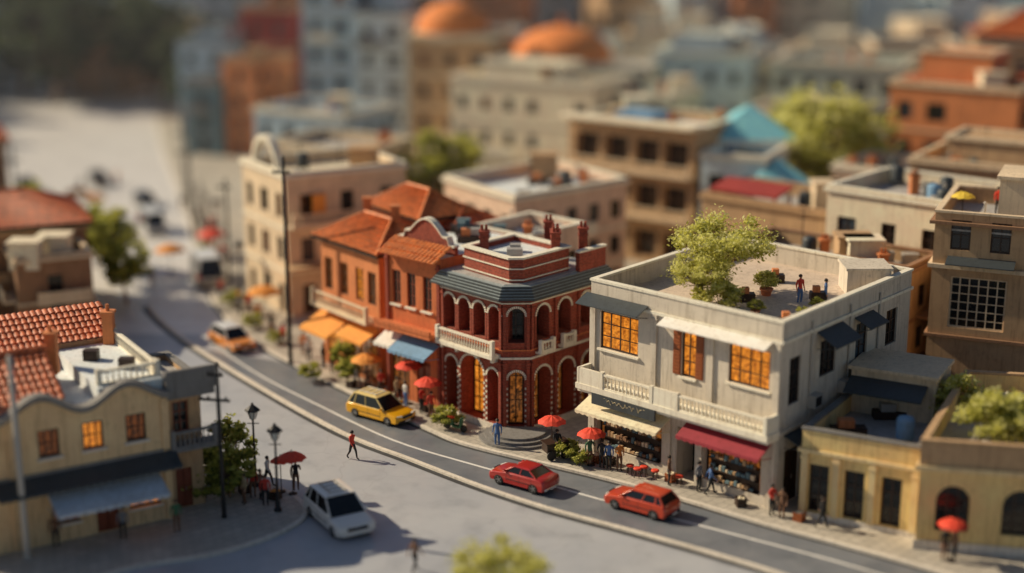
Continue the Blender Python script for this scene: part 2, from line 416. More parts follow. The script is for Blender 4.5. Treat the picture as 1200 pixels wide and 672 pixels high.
def clutter(b,z,n=4,seed=0,big=True):
    r=random.Random(seed+int(b.O.x*10)); P=b.pts; c=sum(P,V2(0,0))/len(P)
    for _ in range(n):
        p=P[r.randrange(len(P))]; q=c+(p-c)*r.uniform(.1,.76); k=r.randrange(7); mb=MB()
        if k==3 and not big: k=5
        if k==0:
            mb.box(q.x-.5,q.x+.5,q.y-.35,q.y+.35,z,z+.75); mb.box(q.x-.55,q.x+.55,q.y-.4,q.y+.4,z+.75,z+.82); b.part('roof_vent',mb,[galv])
        elif k==1:
            mb.lathe([(.5,0),(.52,.1),(.5,.2),(.5,1),(.42,1.15),(.12,1.25)],14,(q.x,q.y,z+.3)); 
            for sx in(-.3,.3):
                for sy in (-.3,.3): mb.box(q.x+sx-.04,q.x+sx+.04,q.y+sy-.04,q.y+sy+.04,z,z+.31)
            b.part('water_tank',mb,[slate if r.random()<.6 else awn_b])
        elif k==2:
            mb.box(q.x-.3,q.x+.3,q.y-.3,q.y+.3,z,z+1.3); mb.box(q.x-.38,q.x+.38,q.y-.38,q.y+.38,z+1.3,z+1.42)
            for s in(-.13,.13): mb.lathe([(.1,0),(.08,.35),(.1,.37)],8,(q.x+s,q.y,z+1.41))
            b.part('chimney',mb,[rust])
        elif k==3:
            mb.box(q.x-1.1,q.x+1.1,q.y-.9,q.y+.9,z,z+2); mb.box(q.x-1.25,q.x+1.25,q.y-1.05,q.y+1.05,z+2,z+2.14); b.part('stair_head',mb,[r.choice([beige,ivory,tan])])
        elif k==4:
            mb.tube((q.x,q.y,z),(q.x,q.y,z+3),.04,.03,5)
            for h in(2.2,2.5,2.8): mb.tube((q.x-.4,q.y,z+h),(q.x+.4,q.y,z+h),.02,.02,4)
            b.part('antenna',mb,[iron])
        elif k==5:
            w=r.uniform(.5,1.1); mb.box(q.x-w,q.x+w,q.y-.4,q.y+.4,z,z+.45); mb.box(q.x-w*.6,q.x+w*.3,q.y-.3,q.y+.3,z+.44,z+.9,1); b.part('roof_boxes',mb,[woodd,r.choice([rust,galv,teal])])
        else:
            a=r.uniform(0,3); dx,dy=math.cos(a)*1.6,math.sin(a)*1.6
            mb.tube((q.x-dx,q.y-dy,z+.15),(q.x+dx,q.y+dy,z+.15),.07,.07,6); mb.tube((q.x+dx,q.y+dy,z),(q.x+dx,q.y+dy,z+1.1),.07,.07,6); mb.lathe([(.14,0),(.02,.12)],8,(q.x+dx,q.y+dy,z+1.1)); b.part('roof_pipe',mb,[galv])
def generic(name,label,pts,H,wall,floors=3,roof='flat',deckm=None,bay=2.8,single=True,group=None,cop=None,rise=2,tile=None,ww=1.1,wh=1.5,f=None,gp=.1,bands=True,arch=False,cl=3,upper=0,extra=True):
    b=Building(name,label,'building',pts,group=None)
    ops=autoops(b,H,floors,bay,ww,wh,f=f or woodd,single=single,glow_p=gp,arch=arch)
    b.shell(H,wall,ops,ph=.9 if roof=='flat' else 0,deckm=deckm,cop=cop or white)
    fh=(H-.9)/floors
    if bands:
        for k in range(1,floors): b.band('string_course',fh*k-.1,fh*k+.08,.1,cop or white)
        b.band('cornice',H-.35,H-.1,.22,cop or white)
    if extra:
        for i,S in enumerate(b.sides):
            if not b.vis(i) or S.L<5: continue
            q=R.random()
            if q<.45: awning(b,S,S.L*.1,S.L*R.uniform(.4,.85),3.1,1.4,.6,R.choice([awn_c,awn_o,awn_r,awn_b,slate]))
            if q>.3:
                a0=S.L*R.uniform(.05,.4);a1=min(S.L-.2,a0+R.uniform(2.5,4.5)); z=fh*R.randrange(1,max(2,floors))
                mb=MB(); S.box(mb,a0,a1,0,1.0,z,z+.2); S.box(mb,a0,a1,.9,1.0,z+.19,z+1.0); b.part('balcony',mb,[cop or white])
    if roof=='hip': b.hip(H+.2,rise,tile or tile_o)
    else: clutter(b,H-.9,cl,int(H*7))
    if upper:
        c=sum(b.pts,V2(0,0))/len(b.pts); P=[c+(p-c)*.55+ (b.pts[3]-c)*.15 for p in b.pts]
        mb=MB(); mb.prism(P,H-.9,H-.9+upper); b.part('upper_storey',mb,[wall]); mb=MB(); ring(mb,P,.2,.2,H-.9+upper,H-.6+upper); b.part('coping',mb,[cop or white])
    return b
# ------------------------------------------------------------------ ground
K=[(-60,260),(-50,215),(-44,191.9),(-34,156.4),(-28.3,134.6),(-24.1,120.4),(-20.0,111.4),(-15.2,104.3),(-10.3,97.8),(-5.4,91.6),(-2.9,88.9),(2.0,85.6),(5.9,83.0),(9.6,80.2),(13.8,76.7),(17.8,73.8),(22.2,70.3),(27.8,64.9),(34,57)]
M=[(-68,260),(-57,215),(-48.7,191.9),(-38.1,156.4),(-31.5,134.6),(-27.0,120.4),(-23.4,112.1),(-18.2,103.4),(-12.5,96.0),(-7.4,89.9),(-2.6,86.0),(2.0,82.7),(5.7,80.0),(11.5,76.0),(17.4,71.8),(22.6,67.2),(29,60)]
N=[(-75,260),(-63,215),(-54,191.9),(-43,156.4),(-35.3,134.6),(-29.8,120.4),(-25.1,111.4),(-17.9,100.6),(-10.9,91.1),(-6.1,86.3),(-2.0,82.3),(1.9,79.0),(6.4,75.9),(10.6,72.9),(14.0,70.1),(17.9,65.5),(24,58)]
LB=[(-24,62),(-21.5,69),(-19.5,71.6),(-15.5,73.3),(-12.6,75.8),(-11.5,78.3),(-12.5,80.8),(-15.4,83.8),(-18.5,87.5),(-22.4,97),(-27.5,108),(-35,120.7),(-46,140),(-68,175),(-96,215),(-135,250)]
def smooth(P,n=5):
    P=[Vector((p[0],p[1])) for p in P];r=[]
    for i in range(len(P)-1):
        a=P[max(0,i-1)];b=P[i];c=P[i+1];d=P[min(len(P)-1,i+2)]
        for k in range(n):
            t=k/n; r.append(.5*((2*b)+(-a+c)*t+(2*a-5*b+4*c-d)*t*t+(-a+3*b-3*c+d)*t*t*t))
    r.append(P[-1]);return r
Ks,Ms,Ns,Ls=smooth(K),smooth(M),smooth(N),smooth(LB)
def ribbon(mb,P,o0,o1,z0,z1,m=0):
    n=len(P);A=[];Bq=[]
    for i,p in enumerate(P):
        d=(P[min(n-1,i+1)]-P[max(0,i-1)]).normalized();nn=V2(-d.y,d.x)
        A.append(p+nn*o0);Bq.append(p+nn*o1)
    vs=[(p.x,p.y,z) for Q,z in((A,z1),(Bq,z1),(A,z0),(Bq,z0)) for p in Q]; fs=[]
    for i in range(n-1):
        fs.append((i,i+1,n+i+1,n+i))
        if z1-z0>.02: fs+=[(2*n+i,2*n+i+1,i+1,i),(3*n+i,3*n+i+1,n+i+1,n+i)]
    mb.add(vs,fs,m)
mb=MB(); mb.add([(-900,-100,0),(900,-100,0),(900,2200,0),(-900,2200,0)],[(0,1,2,3)])
structure('ground',mb.mesh('ground',[asphalt('blue_grey_asphalt',(.4,.42,.46),(.5,.51,.53),rough=.42,crack=.2,grain=.12)]))
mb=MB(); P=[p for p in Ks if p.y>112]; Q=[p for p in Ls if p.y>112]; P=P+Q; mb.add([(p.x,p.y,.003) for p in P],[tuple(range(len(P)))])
structure('road',mb.mesh('road',[asphalt('painted_glow_asphalt',(.72,.7,.68),(.84,.82,.79),rough=.4,crack=.15,grain=.1)]))  # sun glow of the far street painted in as a near-white road colour
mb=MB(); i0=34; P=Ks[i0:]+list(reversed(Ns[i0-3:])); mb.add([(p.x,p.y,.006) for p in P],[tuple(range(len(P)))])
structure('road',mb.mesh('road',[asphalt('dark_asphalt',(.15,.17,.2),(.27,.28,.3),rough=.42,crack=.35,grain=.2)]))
pav=paving('paving',(.58,.53,.45),(.47,.43,.36),(.22,.2,.18))
mb=MB(); P=Ks+[V2(60,30),V2(400,30),V2(400,700),V2(-60,700)]; mb.add([(p.x,p.y,.13) for p in P],[tuple(range(len(P)))])
structure('pavement',mb.mesh('pavement',[pav]))
mb=MB(); P=Ls+[V2(-300,250),V2(-300,40),V2(-30,40)]; mb.add([(p.x,p.y,.13) for p in P],[tuple(range(len(P)))])
structure('pavement',mb.mesh('pavement',[pav]))
mb=MB(); ribbon(mb,Ks,.0,.28,0,.15); structure('kerb',mb.mesh('kerb',[stone]))
mb=MB(); ribbon(mb,Ls,-.0,-.28,0,.15); structure('kerb',mb.mesh('kerb',[stone]))
mb=MB(); ribbon(mb,Ns[25:],.0,.3,0,.12); structure('kerb',mb.mesh('kerb',[stone]))
gut=asphalt('gutter_dark',(.04,.04,.042),(.08,.08,.08))
mb=MB(); ribbon(mb,Ns[25:],-.4,-.03,0,.010); structure('gutter',mb.mesh('gutter',[gut]))
mb=MB(); ribbon(mb,Ks[20:],-.26,-.03,0,.012); structure('gutter',mb.mesh('gutter',[gut]))
wp=asphalt('worn_white_paint',(.72,.71,.68),(.84,.83,.8),crack=.6)
mb=MB(); ribbon(mb,Ms[30:],-.1,.1,0,.015); structure('road_marking',mb.mesh('road_marking',[wp]))
# ------------------------------------------------------------------ street building data
e1=V2(.731,-.682); e2=V2(.682,.731)
# ---- red corner house
C0=V2(.3,90.0); a=C0-e1*1.2; c=C0+e2*1.2; lf=V2(-4.45,94.85); bk=C0+e2*8.4; bk2=lf+e2*8.0
b=Building('corner_house','ornate brownish-red brick corner house with cream-edged arches and slate eave','building',[tuple(lf),tuple(a),tuple(c),tuple(bk),tuple(bk2)])
H=8.9
def arches(S,cent,w,z0,z1,**k): return [dict(a=x-w/2,b=x+w/2,z0=z0,z1=z1,arch=True,**k) for x in cent]
S0,S1,S2=b.sides[0],b.sides[1],b.sides[2]; L0=S0.L
ops={0:arches(S0,[.85],1.05,.5,4.0,g=shopg,f=woodd,c=2,r=2,depth=1.0)+arches(S0,[L0/2],2.1,.3,4.45,g=lit,f=woodd,c=4,r=3,depth=1.2)+arches(S0,[L0-.85],1.0,.5,4.0,g=shopg,f=woodd,c=2,r=2,depth=1.0)
       +arches(S0,[L0*(k+.5)/4 for k in range(4)],1.02,5.9,8.1,g=glassd,f=woodd,c=2,r=2,depth=1.0),
     1:arches(S1,[S1.L/2],1.0,.3,4.0,g=shopg,f=woodd,c=2,r=2,depth=1.0)+arches(S1,[S1.L/2],1.0,5.9,8.1,g=glassd,f=woodd,c=2,r=2,depth=1.0),
     2:arches(S2,[1.15,3.4,5.7],1.5,.3,4.1,g=shopg,f=woodd,c=2,r=2,depth=1.1)+arches(S2,[1.15,3.2,5.3],1.15,5.9,8.1,g=glassd,f=woodd,c=2,r=2,depth=1.0)}
b.shell(H,red,ops,ph=0,deckm=deck,reveal=red)
b.band('plinth',0,.42,.12,stone)
b.band('string_course',4.86,4.98,.14,white); b.band('string_course',5.4,5.48,.1,orange); b.band('string_course',8.42,8.5,.1,white)
for i,S in((0,S0),(1,S1),(2,S2)):
    for o in ops[i]:
        mb=MB()
        r=(o['b']-o['a'])/2; cx=(o['a']+o['b'])/2; zc=o['z1']-r; n=15
        inn_=[(cx-r-.02,o['z0'])]+[(cx-(r+.02)*math.cos(math.pi*k/n),zc+(r+.02)*math.sin(math.pi*k/n)) for k in range(n+1)]+[(cx+r+.02,o['z0'])]
        out_=[(cx-r-.17,o['z0'])]+[(cx-(r+.17)*math.cos(math.pi*k/n),zc+(r+.17)*math.sin(math.pi*k/n)) for k in range(n+1)]+[(cx+r+.17,o['z0'])]
        m_=len(inn_); vs=[S.pt(p[0],.04,p[1]) for p in inn_]+[S.pt(p[0],.04,p[1]) for p in out_]+[S.pt(p[0],.0,p[1]) for p in inn_]+[S.pt(p[0],.0,p[1]) for p in out_]
        fs=[]
        for k in range(m_-1): fs+=[(k,k+1,m_+k+1,m_+k),(2*m_+k,2*m_+k+1,k+1,k),(m_+k,m_+k+1,3*m_+k+1,3*m_+k)]
        mb.add(vs,fs,1)
        for k in range(n):
            t0=math.pi*(k+.14)/n;t1=math.pi*(k+.86)/n
            q=[(t0,r+.03),(t1,r+.03),(t1,r+.18),(t0,r+.18)]
            f=[S.pt(cx-rr*math.cos(t),.075,zc+rr*math.sin(t)) for t,rr in q]; bb=[S.pt(cx-rr*math.cos(t),.03,zc+rr*math.sin(t)) for t,rr in q]
            mb.hexa(bb+f)
        for sx in(-1,1):
            x=cx+sx*(r+.1); nb=int((zc-o['z0'])/.36) if o['z0']<5 else 0
            for k in range(nb):
                z=o['z0']+k*.36; S.box(mb,x-.07,x+.07,.02,.065,z+.05,z+.19)
        b.part('arch_trim',mb,[white,red])
for S,xs in((S0,(.1,S0.L-.12)),(S1,(.12,S1.L-.12)),(S2,(.12,2.3,4.55))):
    for x in xs: b.pil(S,x-.11,x+.11,.17,.42,4.85,red); b.pil(S,x-.09,x+.09,.13,5.48,8.42,red)
mb=MB(); S0.box(mb,.1,L0-.2,.0,.75,4.9,5.12); balustrade(mb,S0,.2,L0-.3,.62,5.1,.9,.24)
for x in (.4,1.8,3.7,L0-.5): S0.box(mb,x-.1,x+.1,.0,.5,4.6,4.92)
b.part('balcony',mb,[white])
for (x0,x1) in((.5,1.8),(2.6,3.8)):
    mb=MB(); S2.box(mb,x0,x1,0,.5,5.1,5.24); balustrade(mb,S2,x0+.1,x1-.1,.4,5.22,.7,.24); b.part('balcony',mb,[white])
mb=MB(); z=8.75; o=.6
for k in range(5):
    ring(mb,b.pts,o,.3,z,z+.125,0); ring(mb,b.pts,o-.06,.3,z+.124,z+.165,1); z+=.16; o-=.11
b.part('eave',mb,[slate,slatel])
mb=MB(); mb.prism(inset(b.pts,.2),8.8,9.6); b.part('roof',mb,[deckg])
A=[lf+e2*.9+e1*1.1,C0-e1*1.3+e2*.7,C0-e1*.7+e2*1.3,C0+e2*5.6-e1*.7,lf+e2*5.6+e1*1.1]; A=[p-b.O for p in A]
mb=MB()
AI=inset(A,.25)
ring(mb,A,0,.25,9.55,11.1,0); ring(mb,A,.14,.3,11.1,11.22,1); ring(mb,A,.08,-.02,10.45,10.52,1); ring(mb,A,.08,-.02,9.75,9.82,1)
b.part('parapet',mb,[red,white])
mb=MB(); mb.prism(AI,9.601,10.75); b.part('roof_terrace',mb,[deck])
for p in (lf+e2*5.2+e1*5.0,C0+e2*5.0-e1*1.3,C0+e2*7.2-e1*.9,lf+e2*1.9+e1*1.9,lf+e2*6.8+e1*3):
    q=p-b.O; mb=MB(); mb.box(q.x-.28,q.x+.28,q.y-.28,q.y+.28,9.6,12.0); mb.box(q.x-.35,q.x+.35,q.y-.35,q.y+.35,12.0,12.12); mb.box(q.x-.32,q.x+.32,q.y-.32,q.y+.32,11.6,11.7)
    for s in(-.13,.13): mb.lathe([(.1,0),(.08,.35),(.1,.37)],8,(q.x+s,q.y,12.11))
    b.part('chimney',mb,[red])
for p,w_ in((C0+e2*2.6-e1*2.6,.5),(lf+e2*3.2+e1*3.4,.35)):
    q=p-b.O; mb=MB(); mb.box(q.x-w_,q.x+w_,q.y-.3,q.y+.3,10.74,11.25); b.part('roof_vent',mb,[galv])
Sx=Side(bk-e2*2.6-b.O,bk-b.O); mb=MB(); Sx.box(mb,0,Sx.L,-.3,.02,9.5,10.8); Sx.box(mb,-.05,Sx.L+.05,-.34,.08,10.8,10.93,1); b.part('parapet',mb,[red,white])
mb=MB(); cc=C0-b.O
for k,(r,z) in enumerate(((2.5,.0),(2.15,.158),(1.8,.316))):
    pts=[]
    for i in range(25):
        an=math.radians(160+i*210/24); pts.append((cc.x+.1+r*math.cos(an),cc.y+.3+r*math.sin(an)))
    mb.prism(pts,z,z+.158)
b.part('steps',mb,[greyd])
# ---- orange house
p0=V2(-8.35,98.5);p1=V2(-4.55,95.0)
b=Building('gabled_house','orange-red house with curved gable, tiled porch and blue awning','building',rect(p0,p1,8))
S=b.sides[0]
ops={0:[dict(a=x-.4,b=x+.4,z0=6.5,z1=8.8,g=glassd,f=woodr,c=2,r=3,sill=white) for x in(1.0,2.4,3.9)]+[dict(a=.4,b=2.1,z0=.4,z1=3.4,g=shopg,f=woodd,c=3,r=2),dict(a=2.8,b=4.1,z0=.02,z1=3.0,k='door',f=woodr)]}
b.shell(10.2,orange,ops,ph=0,deckm=deck)
mb=MB(); tile_surface(mb,S.pt(-.1,.7,9.9),S.pt(S.L+.05,.7,9.9),S.pt(S.L+.05,-1,10.8),S.pt(-.1,-1,10.8)); b.part('tiled_roof',mb,[tile_o])
mb=MB(); n=24
def gf(t): return 10.7+ (0.5 if .12<t<.88 else 0)+ (1.0*math.sin(math.pi*(t-.2)/.6) if .2<t<.8 else 0)
for i in range(n):
    s0=S.L*i/n;s1=S.L*(i+1)/n;za=gf(i/n+.001);zb=gf((i+1)/n-.001)
    mb.hexa([S.pt(s0,-1.3,10.2),S.pt(s1,-1.3,10.2),S.pt(s1,-1.6,10.2),S.pt(s0,-1.6,10.2),S.pt(s0,-1.3,za),S.pt(s1,-1.3,zb),S.pt(s1,-1.6,zb),S.pt(s0,-1.6,za)],0)
    mb.hexa([S.pt(s0,-1.2,za),S.pt(s1,-1.2,zb),S.pt(s1,-1.7,zb),S.pt(s0,-1.7,za),S.pt(s0,-1.2,za+.13),S.pt(s1,-1.2,zb+.13),S.pt(s1,-1.7,zb+.13),S.pt(s0,-1.7,za+.13)],1)
b.part('gable',mb,[red,white])
mb=MB(); S.box(mb,-.1,S.L,.0,1.1,5.0,5.3); S.box(mb,-.1,S.L,.95,1.15,5.29,5.55); b.part('porch_slab',mb,[orange])
awning(b,S,1.6,S.L-.1,4.5,1.5,.7,awn_b); awning(b,S,-.1,1.5,4.5,1.2,.6,awn_w)
for x in(.05,S.L-.3): b.pil(S,x,x+.25,.14,0,9.8,red)
clutter(b,10.2,4,8,False)
b2=Building('roof_block','white-roofed rear block behind the orange gabled house','building',rect(p0+e2*8.2,p1+e2*8.2,6)); b2.shell(10.2,pink,autoops(b2,10.2,3),ph=.8,deckm=deck,cop=white); clutter(b2,9.4,5,2)
# ---- tile-roofed house
p0=V2(-13.5,105.6);p1=V2(-8.95,99.9)
b=Building('tiled_house','two-storey ochre-red house with orange tiled roofs, balcony and orange awning','building',rect(p0,p1,5))
S=b.sides[0]
ops={0:[dict(a=x-.5,b=x+.5,z0=5.6,z1=7.9,g=litd if x!=4.9 else lit,f=woodd,c=2,r=3) for x in(.9,2.9,4.9,6.4)]+[dict(a=.5,b=3.0,z0=.3,z1=3.2,g=lit,f=woodd,c=4,r=2),dict(a=3.7,b=6.8,z0=.3,z1=3.2,g=shopg,f=woodd,c=4,r=2)],
     1:[dict(a=1.5,b=2.5,z0=5.6,z1=7.6,g=glassd,f=woodr)]}
b.shell(9.2,rust,ops,ph=0); b.hip(9.35,1.6,tile_o,.5)
mb=MB(); S.box(mb,.1,S.L-.1,0,1.1,4.5,4.72); balustrade(mb,S,.25,S.L-.25,.95,4.7,.95,.3); b.part('balcony',mb,[beige])
awning(b,S,.0,3.6,4.0,2.0,1.0,awn_o); awning(b,S,4.0,S.L-.1,4.0,1.5,.7,awn_o)
for a_ in(1.5,5):
    q=S.pt(a_,-3,0); mb=MB(); mb.box(q[0]-.28,q[0]+.28,q[1]-.28,q[1]+.28,9.6,11.8); mb.box(q[0]-.35,q[0]+.35,q[1]-.35,q[1]+.35,11.8,11.92); b.part('chimney',mb,[rust])
b=Building('tiled_house','rear house with small hipped orange tile roof','building',rect(p0+V2(3.2,4.2),p1+V2(2.6,4.6),4)); b.shell(10.6,rust,autoops(b,10.6,3,2.2),ph=0); b.hip(10.7,1.5,tile_o,.4)
b=Building('tiled_house','narrow cream rear house with low orange tile roof','building',rect(p0+V2(6.4,2.6),p0+V2(9.4,-.8),4)); b.shell(9.8,pink,{},ph=0); b.hip(9.9,1.2,tile_r,.4)
# ---- large off-white shop house
p0=V2(4.7,87.9);p1=V2(14.5,78.75)
gi=V2(.65,.76)
b=Building('shop_house','large warm off-white two-storey shop house with balcony, awnings and roof terrace','building',[tuple(p0),tuple(p1),tuple(p1+gi*15),tuple(p0+gi*15)])
S=b.sides[0];T=b.sides[1]; H=10.7; RD=9.6
ops={0:[dict(a=.75,b=3.6,z0=6.7,z1=9.0,g=lit,f=woodd,c=4,r=3,sill=white),dict(a=6.75,b=7.75,z0=6.3,z1=9.0,g=lit,f=woodd,c=2,r=3,sill=white),dict(a=10.0,b=12.7,z0=6.7,z1=9.0,g=lit,f=woodd,c=4,r=3,sill=white),
        dict(a=.6,b=5.5,z0=.5,z1=3.3,g=shopg,f=woodd,c=6,r=2,k='shop_window',depth=.5),dict(a=6.6,b=7.9,z0=.03,z1=3.2,k='open',depth=1.6),dict(a=8.5,b=12.4,z0=.5,z1=3.4,g=shopg,f=woodd,c=4,r=2,k='shop_window',depth=.5)],
     1:[dict(a=.9,b=2.1,z0=5.8,z1=8.5,g=glassd,f=woodd,c=2,r=3),dict(a=4.2,b=6.0,z0=6.6,z1=8.7,g=glassd,f=woodd,c=3,r=3),dict(a=8.3,b=9.7,z0=6.6,z1=8.8,g=glassb,f=woodd,c=2,r=3),dict(a=12.0,b=13.4,z0=6.6,z1=8.8,g=glassd,f=woodd,c=2,r=3),
        dict(a=.8,b=2.4,z0=.02,z1=3.2,k='door',f=woodd),dict(a=4.0,b=5.4,z0=1.2,z1=3.2,g=glassd)]}
b.shell(H,offw,ops,ph=1.1,deckm=deckw,cop=white,depth=.3)
b.band('cornice',9.55,9.72,.12,white)
for x in(.02,4.6,8.6,S.L-.42): b.pil(S,x,x+.4,.13,5.05,9.54,offw)
for x in(.02,5.75,8.0,S.L-.52): b.pil(S,x,x+.46,.16,.0,4.15,offw)
for x in (6.2,7.78):
    mb=MB(); S.box(mb,x,x+.52,.01,.07,6.35,8.95)
    for k in range(12): S.box(mb,x+.06,x+.46,.06,.095,6.45+k*.205,6.57+k*.205)
    b.part('shutter',mb,[woodo])
mb=MB(); S.box(mb,-.1,S.L+.1,0,1.25,4.3,4.64); S.box(mb,-.05,S.L+.05,0,1.1,4.1,4.31)
S.box(mb,-.02,.18,0,1.2,4.63,5.6);S.box(mb,S.L-.18,S.L+.02,0,.98,4.63,5.6)
S.box(mb,.1,1.7,1.02,1.2,4.63,5.6); S.box(mb,5.7,7.2,1.02,1.2,4.63,5.65)
balustrade(mb,S,1.85,5.55,1.1,4.63,.95,.27); balustrade(mb,S,7.35,S.L-.1,1.1,4.63,.95,.27)
b.part('balcony',mb,[white])
awning(b,S,-.3,4.3,9.95,1.1,.45,slate,'canopy',0); awning(b,S,5.6,12.9,9.65,.9,.35,awn_w,'canopy',0)
awning(b,S,.1,6.2,3.65,1.5,.6,awn_c); awning(b,S,7.6,13.2,4.05,1.5,.75,awn_r)
awning(b,T,3.7,6.6,9.4,1.3,.7,slate,'canopy',0); awning(b,T,8.0,10.2,9.3,1.1,.5,slate,'canopy',0); awning(b,T,.6,2.6,4.2,1.2,.5,slate,'canopy',0)
mb=MB(); S.box(mb,1.2,5.9,1.15,1.28,3.62,4.28,0)
r=random.Random(3); x=2.1; prev=None
while x<5.1:
    nx=x+r.uniform(.05,.11); z=3.95+r.choice((-.08,0,.05,.14,.2)) ; 
    if prev is not None and r.random()>.12: mb.tube(S.pt(prev[0],1.295,prev[1]),S.pt(nx,1.295,z),.016,.016,4,1)
    prev=(nx,z); x=nx
b.part('shop_sign',mb,[slate,gold])
for (x0,x1) in((.9,5.2),(8.8,12.1)):
    mb=MB()
    S.box(mb,x0,x1,-.4,-.37,.5,1.9,0)
    for z in(.55,1.2,1.9):
        S.box(mb,x0,x1,-.38,-.1,z-.06,z,0)
        x=x0+.1
        while x<x1-.3:
            w=r.uniform(.12,.3);hh=r.uniform(.12,.4); S.box(mb,x,x+w,-.34,-.16,z-.002,z+hh,r.choice((1,2,3,4,4))); x+=w+.06
    b.part('display_shelf',mb,[woodd,tan,brown,beige,teal])
for k in range(3):
    mb=MB(); T.box(mb,3+k*3.4,3.9+k*3.4,-.01,.5,5.2,5.9); T.box(mb,3.1+k*3.4,3.7+k*3.4,.49,.53,5.28,5.8,1); b.part('air_conditioner',mb,[galv,iron])
mb=MB(); c_=T.pt(12.8,-2,RD); mb.box(c_[0]-1.3,c_[0]+1.3,c_[1]-1.2,c_[1]+1.2,RD-.05,RD+1.5); mb.box(c_[0]-1.4,c_[0]+1.4,c_[1]-1.3,c_[1]+1.3,RD+1.5,RD+1.65); b.part('stair_head',mb,[offw])
for x in (3.1,7.4,10.9):
    mb=MB(); mb.tube(T.pt(x,.08,0),T.pt(x,.08,10.2),.06,.06,8); b.part('drain_pipe',mb,[galv])
mb=MB(); T.box(mb,-.02,15,-.01,.1,4.3,4.5); b.part('string_course',mb,[offw])
for aa,oo in((3,-1.5),(9,-3),(6,-6),(11,-7)):
    mb=MB(); q=T.pt(aa,oo,RD); mb.box(q[0]-.45,q[0]+.45,q[1]-.3,q[1]+.3,RD-.01,RD+.5); mb.box(q[0]-.3,q[0]+.1,q[1]-.2,q[1]+.2,RD+.49,RD+.85,1); b.part('roof_boxes',mb,[woodd,rust])
# ---- yellow terrace house (low)
b=Building('terrace_house','low yellow-cream house with dark doorways and walled roof terrace','building',[(15.7,78.05),(21.35,75.0),(26.2,85.3),(22.3,88.6)])
S=b.sides[0]
ops={0:[dict(a=x-.55,b=x+.55,z0=.35,z1=3.1,g=glassd,f=woodd,c=2,r=3,depth=.4) for x in(1.0,2.95,4.95)]}
b.shell(5.0,yellowp,ops,ph=1.0,deckm=deckg,cop=greyd)
b.band('cornice',3.75,3.95,.18,cream); b.band('plinth',0,.3,.07,stone)
for x in(.02,1.78,3.75,S.L-.4): b.pil(S,x,x+.36,.14,.29,3.74,cream)
clutter(b,4.0,6,5,False)
mb=MB(); S.box(mb,.6,5.4,-10.5,-6.8,3.95,6.6); S.box(mb,.45,5.55,-10.6,-6.6,6.6,6.8); b.part('upper_storey',mb,[beige])
mb=MB(); mb.hexa([S.pt(.6,-6.75,6.1),S.pt(5,-6.75,6.1),S.pt(5,-5.2,5.6),S.pt(.6,-5.2,5.6),S.pt(.6,-6.75,6.2),S.pt(5,-6.75,6.2),S.pt(5,-5.2,5.7),S.pt(.6,-5.2,5.7)]); b.part('canopy',mb,[slate])
b=Building('arched_bay_house','low cream house with arched window and planted roof terrace','building',[(20.95,73.75),(28.6,72.2),(33,84),(26.4,85.1)])
S=b.sides[0]
ops={0:[dict(a=.9,b=2.6,z0=1.1,z1=3.6,arch=True,g=glassd,f=woodd,c=3,r=3,depth=.4),dict(a=4.2,b=6.0,z0=1.1,z1=3.6,arch=True,g=glassd,f=woodd,c=3,r=3,depth=.4)]}
b.shell(5.9,yellowp,ops,ph=1.0,deckm=deckg,cop=tan); b.band('cornice',4.4,4.65,.2,cream); b.band('attic_band',4.64,5.85,.04,tan); b.band('plinth',0,.5,.08,stone)
clutter(b,4.9,4,9,False)
# ---- tall brown house
b=Building('brown_house','tall tan-brown house with big gridded window','building',rect((26.4,93.6),(39,88.2),9))
S=b.sides[0]
ops={0:[dict(a=1.2,b=4.6,z0=6.3,z1=9.6,g=glassd,f=beige,c=6,r=6,k='window')]+[dict(a=x-.6,b=x+.6,z0=11.3,z1=13.2,g=glassd,f=woodd) for x in(1.6,4,6.5)]+[dict(a=6.5,b=8.4,z0=6.5,z1=9,g=litd,f=woodd,c=3,r=3)],
     3:[dict(a=x-.5,b=x+.5,z0=z,z1=z+1.8,g=glassd,f=woodd) for x in(2,5) for z in(7,11)]}
b.shell(13.6,tan,ops,ph=1,cop=beige); b.band('cornice',12.9,13.1,.3,brown); b.band('string_course',10.1,10.35,.25,beige); b.band('string_course',5.6,5.8,.2,brown)
awning(b,S,.9,5,10.9,1.1,.3,slate,'canopy',0); clutter(b,12.6,12,4)
mb=MB(); S.box(mb,3.5,12,-6,-2,12.6,15.6); S.box(mb,3.3,12.2,-6.2,-1.8,15.6,15.8); b.part('upper_storey',mb,[beige])
# ---- mid-ground
generic('cream_house','cream flat-roofed house with roof terrace railing',rect((22.6,108),(30,101.5),9),12.4,ivory,3,cop=white,cl=12)
generic('low_block','tan building with brown parapet behind shop house',rect((15.6,103.6),(25.5,95.8),5),9.4,tan,3,cop=brown,cl=12)
b=generic('brown_house','brown building with low crimson roof canopy',rect((15,119),(24.5,111),8),9.6,tan,2,cop=tan,cl=10)
mb=MB(); S=b.sides[0]; mb.hexa([S.pt(.5,-.3,9.9),S.pt(6.5,-.3,9.9),S.pt(6.5,-3,10.4),S.pt(.5,-3,10.4),S.pt(.5,-.3,10.1),S.pt(6.5,-.3,10.1),S.pt(6.5,-3,10.6),S.pt(.5,-3,10.6)])
for x in(.7,6.3):
    for o in(-.5,-2.8): S.box(mb,x-.08,x+.08,o-.08,o+.08,8.6,9.95)
b.part('canopy',mb,[crim])
b=generic('terrace_block','cream low block with white parapet terrace on roof',[(-5.6,125),(0.2,116.5),(9.4,124),(3.5,133)],9.8,pink,3,cop=white,cl=10,bay=2.2,deckm=deck)
